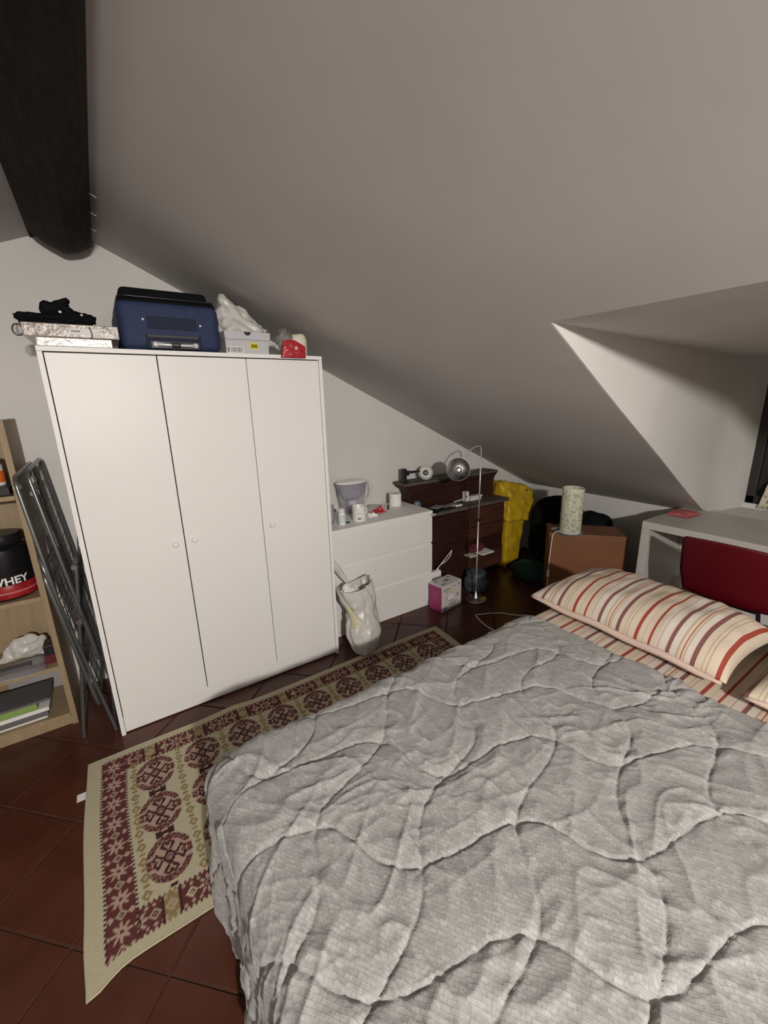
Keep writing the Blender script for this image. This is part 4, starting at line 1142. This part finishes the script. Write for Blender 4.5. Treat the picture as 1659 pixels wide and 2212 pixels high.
def handle(u, v):
    # u along the handle, v across it
    p = [(1.205, .120, .600), (1.232, .108, .560), (1.262, .090, .500), (1.292, .066, .440), (1.318, .040, .375)]
    k = min(3, int(u * 4)); f = u * 4 - k; a = Vector(p[k]).lerp(Vector(p[k + 1]), f)
    w_ = .006 + .018 * math.sin(min(1, u * 1.15) * PI)
    return a + Vector((.75, -.35, .45)) * (v - .5) * w_ * 2 + Vector((-.4, -.8, 0)) * (.008 * math.sin(v * PI))
B().grid(handle, 24, 6).build('handle', 'plasticbag', BG, smooth=True, solid=.001)
def handle2(u, v):
    p = [(1.205, .122, .600), (1.214, .118, .54), (1.222, .10, .47), (1.232, .08, .41)]
    k = min(2, int(u * 3)); f = u * 3 - k; a = Vector(p[k]).lerp(Vector(p[k + 1]), f)
    return a + Vector((1, -.2, 0)) * (v - .5) * (.005 + .012 * u)
B().grid(handle2, 16, 5).build('handle', 'plasticbag', BG, smooth=True, solid=.001)
B().crumple([(1.235, -.01, .34), (1.38, -.02, .34), (1.37, .06, .35), (1.24, .07, .35), (1.25, .02, .43), (1.30, .04, .44), (1.27, -.02, .42), (1.34, .02, .39)], .014, 21, 3, 22).build('contents', 'tissue', BG, smooth=True)
def patch(u, v):
    th = PI * 1.12 + .62 * u + .15 * math.sin(v * 7); vv = .45 + .30 * v
    p = Vector(bagf(th / (2 * PI), vv)); c = Vector((1.33, -.098 + .125 * vv, p.z)); return p + (p - c).normalized() * .003
B().grid(patch, 16, 16).build('printed_patch', 'peel', BG, smooth=True)

# ================================================================== ON TOP OF THE WARDROBE
zw = WZ + .0004
bx = B().box((.004, .012, zw), (.252, .33, zw + .034), .003).build('silver_box', 'silver', origin=(.13, .17, zw)); tag(bx, 'flat silver box, lower of two on the wardrobe', 'box')
T = Matrix.Translation((.10, .17, zw + .0345)) @ Matrix.Rotation(math.radians(-1.5), 4, 'Z')
SB = thing('wrapped_box', 'long film-wrapped carton with white sticker on the silver box', 'box', (.10, .17, zw + .0345))
B().box((-.125, -.155, 0), (.185, .155, .050), .003, T=T).build('carton', 'silverbrown', SB)
B().box((.02, -.1566, .012), (.115, -.1556, .034), T=T).build('sticker', 'paper', SB)
B().box((.025, -.1572, .022), (.055, -.1567, .027), T=T).build('print', 'inkgrey', SB)
for x in (-.072, .172): B().tube([T @ Vector((x + .008 * math.cos(a), -.1575, .026 + .018 * math.sin(a))) for a in np.linspace(0, 2 * PI, 21)[:-1]], .0028, 6, closed=True).build('carry_handle', 'ceramic', SB, smooth=True)
# twisted black lead on the left side
o = B().tube([Vector((-.042 + .016 * math.cos(a), .04, zw + .058 + .020 * math.sin(a))) for a in np.linspace(.7, 2 * PI - .5, 24)], .0026, 8).build('black_ring', 'black', SB, smooth=True)
o = B().blob((-.034, .05, zw + .060), (.013, .012, .020), 22, 14, 2.2, .4, 3, 5).build('film_end', 'film', SB, smooth=True)
# hanging film
def hf(u, v): return (-.028 + .030 * u + .01 * math.sin(v * 5), .11 + .01 * math.sin(u * 9), zw + .034 - .085 * v)
# black clothes
zk = zw + .0345 + .0505
CB = thing('black_clothes', 'heap of black clothes on the film-wrapped carton', 'clothes', (.08, .13, zk))
b = B()
b.blob((.078, .12, zk + .020), (.110, .085, .024), 48, 18, 2.4, .28, 3, 31)
b.blob((-.002, .10, zk + .028), (.050, .05, .016), 30, 14, 2.2, .25, 3, 35)
b.blob((.150, .10, zk + .030), (.062, .05, .026), 36, 16, 2.2, .3, 3, 36)
b.build('crumpled_garment', 'blackcloth', CB, smooth=True)
b = B()
for k, (x, y, z, dx, dy, dz, rz) in enumerate(((.085, .10, .068, .048, .04, .023, -.5), (.115, .095, .062, .034, .035, .017, .5), (.055, .10, .062, .022, .035, .030, .1), (.11, .10, .088, .028, .035, .013, -.55))):
    b.blob((x, y, zk + z), (dx, dy, dz), 30, 14, 2.3, .14, 3, 40 + k, T=Matrix.Rotation(rz, 4, 'Y'), flat=False)
b.build('rolled_socks', 'blackcloth', CB, smooth=True)
B().blob((.098, .045, zk + .046), (.006, .004, .005), 12, 8, 2, 0, flat=False).blob((.166, .045, zk + .040), (.005, .004, .004), 12, 8, 2, 0, flat=False).build('white_tags', 'paper', CB, smooth=True)
B().tube(spline([(.176, .035, zk + .008), (.184, .012, zk - .012), (.188, .010, zk - .040), (.180, .0095, zk - .052)], 6), .0022, 6).build('drawstring', 'black', CB, smooth=True)

# suitcase
SC = thing('suitcase', 'navy blue soft suitcase lying on the wardrobe top', 'suitcase', (.49, .27, zw))
def case_f(u, v, x0=.290, x1=.686, y0=.030, y1=.520, z0=zw, z1=zw + .235):
    pass
B().box((.286, .030, zw + .002), (.690, .520, zw + .205), .036, seg=5).build('shell', 'navy', SC, auto=60)
B().box((.296, .040, zw + .158), (.684, .515, zw + .216), .024, seg=4).build('lid_band', 'blackcloth', SC, auto=60)
B().box((.306, .050, zw + .200), (.652, .50, zw + .252), .022, seg=4).build('front_pocket', 'blackcloth', SC, auto=60)
for z in (zw + .158, zw + .212): B().tube(loop((.300, .036, z), (.678, .036, z), (.680, .515, z), (.300, .515, z), .04), .0045, 8, closed=True).build('piping', 'black', SC, smooth=True)
B().box((.392, .0285, zw + .088), (.588, .034, zw + .138), .002).build('address_panel', 'navydark', SC)
B().box((.378, .0270, zw + .008), (.600, .036, zw + .066), .006).build('handle_plate', 'navydark', SC)
B().box((.395, .0255, zw + .010), (.590, .028, zw + .040), .004).build('handle_recess', 'black', SC)
B().box((.384, .020, zw + .052), (.590, .030, zw + .066), .005).build('carry_strap', mat('strap_grey', (.05, .055, .065), .6), SC)
hb = B().tube([(.412, .017, zw + .026), (.470, .016, zw + .024), (.515, .016, zw + .024), (.572, .017, zw + .024)], [.0075, .0042, .0042, .0075], 10)
for x in (.412, .572): hb.lathe([(0, -.006), (.010, -.005), (.011, 0), (.010, .005), (0, .006)], n=18, T=axis((x, .017, zw + .025), (0, -1, 0)))
hb.build('pull_handle', 'handle_silver', SC, smooth=True)
B().box((.474, .0085, zw + .014), (.510, .022, zw + .034), .005).build('release_button', 'black', SC)
for x, z in ((.378, .124), (.604, .112)): B().lathe([(0, .004), (.004, .003), (.0052, 0), (0, 0)], n=14, T=axis((x, .0305, zw + z), (0, -1, 0))).build('rivet', 'ceramic', SC, smooth=True)
# shoe box
SX = thing('shoe_box', 'pale grey shoe box with yellow label on the wardrobe', 'box', (.81, .15, zw))
B().box((.708, .034, zw), (.914, .32, zw + .098), .001).build('box', 'greybox', SX)
lid = B()
lid.box((.704, .026, zw + .099), (.921, .326, zw + .1005)).box((.704, .3245, zw + .068), (.921, .326, zw + .099)).box((.704, .026, zw + .068), (.7055, .325, zw + .099)).box((.9195, .026, zw + .068), (.921, .325, zw + .099))
# front flap with rounded lower corners and thumb notch
pts = [(.704, zw + .100), (.704, zw + .082), (.708, zw + .070), (.716, zw + .0645), (.909, zw + .0645), (.917, zw + .068), (.921, zw + .076), (.921, zw + .100)]
ncx, nr = .812, .017
pts += [(ncx + nr * math.cos(a), zw + .100 - nr * math.sin(a)) for a in np.linspace(0, PI, 14)]
bmf = B(); bmf.poly([(a, .0255, z) for a, z in pts], (0, -.0018, 0))
bmf.build('lid_flap', 'greybox', SX)
lid.build('lid', 'greybox', SX)
B().lathe([(0, 0), (nr * 1.02, 0), (0, .0002)], n=3, T=axis((ncx, .5, zw + .05), (0, -1, 0))).build('lining', 'black', SX) if False else None
B().poly([(ncx + nr * 1.05 * math.cos(a), .0258, zw + .0995 - nr * 1.05 * math.sin(a)) for a in np.linspace(0, PI, 14)], (0, .0010, 0)).build('thumb_notch', 'black', SX)
B().box((.822, .0325, zw + .024), (.862, .0335, zw + .052)).build('sticker', 'yellow_label', SX, label='yellow sticker')
B().box((.826, .0318, zw + .030), (.858, .0324, zw + .046)).build('print', mat('olive_ink', (.22, .20, .02), .8), SX)
B().box((.712, .0325, zw + .004), (.790, .0335, zw + .034)).build('sticker', 'paper', SX)
for k in range(8): B().box((.730 + k * .007, .0318, zw + .008), (.7335 + k * .007 + .001 * (k % 3), .0324, zw + .030)).build('barcode_bar', 'inkgrey', SX)
B().box((.714, .0318, zw + .008), (.724, .0324, zw + .030)).build('print', 'inkgrey', SX)
# white plastic bag on the shoe box
zs = zw + .102
WBg = B().crumple([(.725, .10, zs + .150), (.738, .13, zs + .158), (.775, .12, zs + .140), (.700, .10, zs + .045), (.712, .12, zs), (.730, .06, zs), (.800, .055, zs), (.90, .07, zs + .010), (.935, .10, zs + .022), (.93, .18, zs + .02), (.86, .11, zs + .090), (.72, .22, zs + .05), (.80, .24, zs), (.90, .22, zs), (.80, .10, zs + .115)], .022, 9, 3, 15)
o = WBg.build('white_plastic_bag', 'plasticbag', origin=(.81, .16, zw + .101), smooth=True); tag(o, 'crumpled white plastic bag on the shoe box', 'bag')
# red pouch with cream roll
cr = Vector((1.092, .09, zw))
o = B().lathe([(0, 0), (.05, 0), (.054, .006), (.056, .088), (.046, .108), (.02, .114), (0, .114)], cr, 30, fn=lambda v: Vector((v.x * .85, v.y * .85, v.z + .003 * math.sin(v.x * 90)))).build('cream_roll', 'cream', origin=cr, smooth=True)
tag(o, 'rounded cream roll behind the red pouch on the wardrobe', 'roll')
RP = thing('red_pouch', 'red plastic pouch with clear crumpled neck at the wardrobe edge', 'pouch', (1.03, .01, zw - .012))
def pouch(u, v):
    x = -.058 + .116 * u; z = .066 * v
    bul = math.sin(PI * u) ** .5 * math.sin(PI * min(1, .15 + v * .8)) ** .6
    return x, z, bul
def pf(sgn):
    def f(u, v):
        x, z, bul = pouch(u, v)
        wv = .004 * noise.noise(Vector((u * 6, v * 6, sgn)))
        return (1.020 + x * (1.0 + .12 * (1 - v)) + .008 * v, -.018 - .014 * sgn * -1 * bul * -1 + wv, zw - .014 + z + .018 * math.sin(u * PI * 1.0 + .6) * v)
    return f
b = B(); b.grid(pf(-1), 26, 16).grid(pf(1), 26, 16); bmesh.ops.remove_doubles(b.bm, verts=b.bm.verts, dist=.001)
b.build('red_film', 'red', RP, smooth=True)
B().lathe([(0, .0015), (.009, .001), (.0095, 0), (0, 0)], n=20, T=axis((1.030, -.0350, zw + .030), (0, -1, 0))).build('round_emblem', mat('emblem_pink', (.62, .35, .42), .5), RP)
B().box((1.020, -.0345, zw + .006), (1.028, -.0335, zw + .010)).box((1.032, -.0345, zw + .006), (1.041, -.0335, zw + .010)).build('print', 'salmon', RP)
B().blob((.990, .020, zw + .074), (.038, .026, .042), 36, 22, 2.2, .5, 3, 51, ridge=True, flat=False).build('clear_neck', 'film', RP, smooth=True)
B().blob((1.008, .004, zw + .052), (.016, .012, .010), 20, 12, 2.0, .4, 3, 52, flat=False).build('twist', mat('violet_film', (.16, .13, .30), .4), RP, smooth=True)

# ================================================================== RIGHT-HAND CORNER
# yellow bag
b = B()
b.crumple([(3.055, .40, .80), (3.14, .36, .80), (3.09, .30, .70), (3.30, .40, .765), (3.42, .44, .735), (3.49, .36, .695), (3.475, .33, .60), (3.38, .27, .52), (3.30, .26, .44), (3.06, .28, .46), (3.06, .53, .50), (3.10, .53, .80), (3.40, .52, .60)], .022, 61, 3, 9)
b.crumple([(3.06, .29, .48), (3.31, .30, .46), (3.34, .34, .24), (3.26, .30, .05), (3.08, .30, 0), (3.08, .52, 0), (3.30, .50, 0), (3.30, .52, .48), (3.06, .52, .48)], .018, 62, 3, 9)
YB_ = b.build('yellow_bag', 'yellow', origin=(3.22, .39, .0), smooth=True); tag(YB_, 'tall slumped yellow bag right of the dark chest', 'bag')
mo = B().blob((3.36, .335, .700), (.024, .014, .012), 16, 10, 2, .2, 3, 2, flat=False).build('olive_patch', mat('olive_patch', (.12, .14, .02), .7), YB_, smooth=True)
# black bag
b = B()
b.blob((3.44, .085, .345), (.205, .155, .320), 48, 30, 3.0, .08, 2.0, 71)
b.blob((3.520, -.235, .300), (.130, .165, .285), 44, 26, 2.8, .10, 2.0, 72)
o = b.build('black_bag', 'blackcloth', origin=(3.48, -.02, 0), smooth=True); tag(o, 'big black bag piled against the low wall behind the nightstand', 'bag')
o = B().blob((3.11, .035, .060), (.150, .165, .075), 44, 22, 2.4, .2, 2.4, 81).build('green_cloth', 'green', origin=(3.13, .085, 0), smooth=True); tag(o, 'dark green cloth bundle on the floor under the black bag', 'cloth')

# nightstand
NS = thing('nightstand', 'brown wooden nightstand between bed and desk carrying a lamp', 'nightstand', (2.84, -.305, 0), math.atan2(-.40, .34))
# local: x along the panel facing the bed, y backwards
def local(o): return root_matrix(o)
TN = root_matrix(NS); wN, dN, hN = .525, .255, .548
B().box((0, 0, .03), (wN, .018, hN - .022), .002, T=TN).build('panel', 'walnut', NS)
B().box((.0, dN - .018, .03), (wN, dN, hN - .022), .002, T=TN).build('panel', 'walnut', NS)
B().box((wN - .018, .0185, .03), (wN, dN - .0185, hN - .022), .002, T=TN).build('panel', 'walnut', NS)
B().box((.02, .02, .03), (wN - .02, dN - .02, .05), T=TN).build('bottom', 'walnut', NS)
B().box((-.004, -.004, hN - .0215), (wN + .004, dN + .004, hN), .003, T=TN).build('top', 'walnut', NS)
for za, zb_ in ((.035, .20), (.204, .365), (.369, .522)):
    d = B().box((.0, .0185, za), (.016, dN - .0185, zb_), .002, T=TN).build('drawer', 'walnut', NS)
    B().lathe([(0, 0), (.006, 0), (.006, .012), (.012, .018), (0, .022)], n=14, T=TN @ axis((0, dN / 2, (za + zb_) / 2), (-1, 0, 0))).build('knob', 'walnut', d, smooth=True)
for x, y in ((.02, .02), (wN - .045, .02), (.02, dN - .045), (wN - .045, dN - .045)): B().box((x, y, 0), (x + .025, y + .025, .0295), T=TN).build('foot', 'walnut', NS)
pl = Vector((2.965, -.385, hN))
o = B().lathe([(0, 0), (.072, 0), (.098, .006), (.100, .009), (.096, .0095), (.070, .004), (0, .004)], pl + Vector((-.012, -.0, .0003)), 36).build('saucer', 'bluegrey', origin=pl, smooth=True); tag(o, 'flat blue-grey dish under the cylinder lamp', 'dish')
LP = thing('table_lamp', 'cylinder table lamp with pale green patterned shade on nightstand', 'lamp', pl + Vector((0, 0, .0047)))
B().lathe([(.0, 0.001), (.074, 0.001), (.0755, .003), (.0755, .335), (.0735, .337), (.0725, .335), (.0725, .006), (0, .006)], pl + Vector((0, 0, .0047)), 44).build('shade', 'shade', LP, auto=45)
B().lathe([(.0757, .0), (.0768, .001), (.0768, .005), (.0757, .006)], pl + Vector((0, 0, .0047)), 44).build('lower_ring', 'globe', LP, smooth=True)
B().lathe([(.0757, .328), (.0766, .329), (.0766, .335), (.0757, .336)], pl + Vector((0, 0, .0047)), 44).build('upper_ring', 'globe', LP, smooth=True)
B().lathe([(0, .006), (.012, .006), (.012, .07), (.016, .08), (.03, .11), (.026, .14), (0, .15)], pl + Vector((0, 0, .0047)), 20).build('bulb', 'bulbgrey', LP, smooth=True)
B().tube(spline([(2.900, -.352, .559), (2.868, -.345, .562), (2.832, -.335, .545), (2.826, -.334, .49), (2.822, -.330, .38), (2.821, -.328, .262)], 8), .0028, 8).build('cord', 'cord', LP, smooth=True)
B().box((2.811, -.336, .205), (2.829, -.320, .262), .005).build('switch', 'cord', LP)
B().tube(spline([(2.821, -.328, .206), (2.82, -.328, .12), (2.815, -.330, .02), (2.78, -.40, .006)], 8), .0028, 8).build('cord', 'cord', LP, smooth=True)
o = B().blob((2.962, -.268, hN + .006), (.050, .020, .007), 24, 10, 2.2, .4, 3, 91).build('crumpled_slip', 'silver', origin=(2.962, -.268, hN)); tag(o, 'crumpled silvery slip left of the cylinder lamp', 'paper')

# desk
DK = thing('desk', 'white desk with thick panel legs along the right wall', 'desk', (3.33, -1.6, 0))
dx0, dx1, dyn, dyf, dz = 3.005, 3.590, -2.40, -.862, .738
B().box((dx0, dyn, dz - .048), (dx1, dyf, dz), .002).build('top', 'deskwhite', DK)
for y in (dyf - .048, dyn): B().box((dx0, y, 0), (dx1, y + .048, dz - .0485), .002).build('side_leg', 'deskwhite', DK)
B().box((dx1 - .10, dyn + .05, .45), (dx1 - .085, dyf - .05, dz - .049), .001).build('modesty_panel', 'deskwhite', DK)
B().tube(spline([(3.53, -.955, .68), (3.50, -.965, .50), (3.50, -.955, .30), (3.50, -.95, .24)], 6), .003, 6).build('cable', 'cord', DK, smooth=True)
AD = B().box((3.482, -.968, .160), (3.518, -.932, .240), .008, seg=3).build('plug_adapter', 'ceramic', DK)
def cl(u, v):
    x = 3.265 + .19 * v + .03 * math.sin(u * 3); y = -1.02 + .135 * u + .02 * math.sin(v * 4)
    return (x, y, dz + .0015 + .022 * math.sin(PI * u) ** .5 * math.sin(PI * v) ** .5 + .004 * noise.noise(Vector((u * 5, v * 5, 2))))
b = B(); b.grid(cl, 22, 22); b.grid(lambda u, v: (cl(u, v)[0], cl(u, v)[1], dz + .0008), 2, 2)
o = b.build('salmon_pouch', 'salmon', origin=(3.37, -.95, dz), smooth=True); tag(o, 'salmon pink cloth pouch on the far end of the desk', 'pouch')

# red chair
CR = thing('chair', 'dark red moulded plastic chair with its back to the bed', 'chair', (2.93, -1.43, 0))
cyc, hw = -1.425, .225
def shell(u, v):
    # v: 0 front lip of seat .. 1 top of back ; u across
    a = (u - .5) * 2
    if v < .46:
        t = v / .46; x = 3.16 - .34 * t; z = .445 - .012 * math.sin(t * PI) - .02 * (1 - t) ** 3
        z += .018 * a * a; w_ = hw * (.92 - .06 * t)
    elif v < .64:
        t = (v - .46) / .18; an = t * PI / 2 * .92
        x = 2.82 - .085 * math.sin(an); z = .433 + .10 * (1 - math.cos(an)); z += .018 * a * a * (1 - t); w_ = hw * (.86 + .08 * t)
        x += .035 * a * a * t
    else:
        t = (v - .64) / .36; x = 2.735 - .035 * t; z = .521 + .272 * t
        rc = 1.0 if t < .86 else math.sqrt(max(0, 1 - ((t - .86) / .155) ** 2)) * .10 + .90
        w_ = hw * rc * (.94 + .06 * min(1, t * 4)); x += .035 * a * a; z -= .014 * a * a * t
    return (x, cyc + a * w_, z)
B().grid(shell, 26, 60).build('shell', 'chairred', CR, smooth=True, solid=.007)
for sx_q, sy_q in ((-1, -1), (-1, 1), (1, -1), (1, 1)):
    B().tube([(2.97 + sx_q * .10, cyc + sy_q * .12, .405), (2.98 + sx_q * .17, cyc + sy_q * .19, .006)], .010, 10).build('leg', 'black', CR, smooth=True)
B().tube([(2.87, cyc - .12, .407), (3.07, cyc - .12, .407), (3.07, cyc + .12, .407), (2.87, cyc + .12, .407)], .009, 8, closed=True).build('seat_frame', 'black', CR, smooth=True)

# curtain over the window
CT = thing('curtain', 'floral curtain hanging over the window behind the desk', 'curtain', (XD - .03, -1.75, .70))
def curt(u, v):
    y = -1.15 - 1.35 * u; w_ = .016 * math.sin(u * 60) + .006 * math.sin(u * 133 + 1)
    return (XD - .035 + w_ * (.5 + .5 * v), y - .075 * (math.sin(min(1, (1 - v) * 1.3) * PI / 2)) * (1 - u) ** 3, .705 + .865 * (1 - v))
B().grid(curt, 160, 20).build('cloth', 'floral', CT, smooth=True, solid=.0015)
B().tube([(XD - .035, -1.13, 1.58), (XD - .035, -2.58, 1.58)], .008, 10).build('rod', 'windowwood', CT)
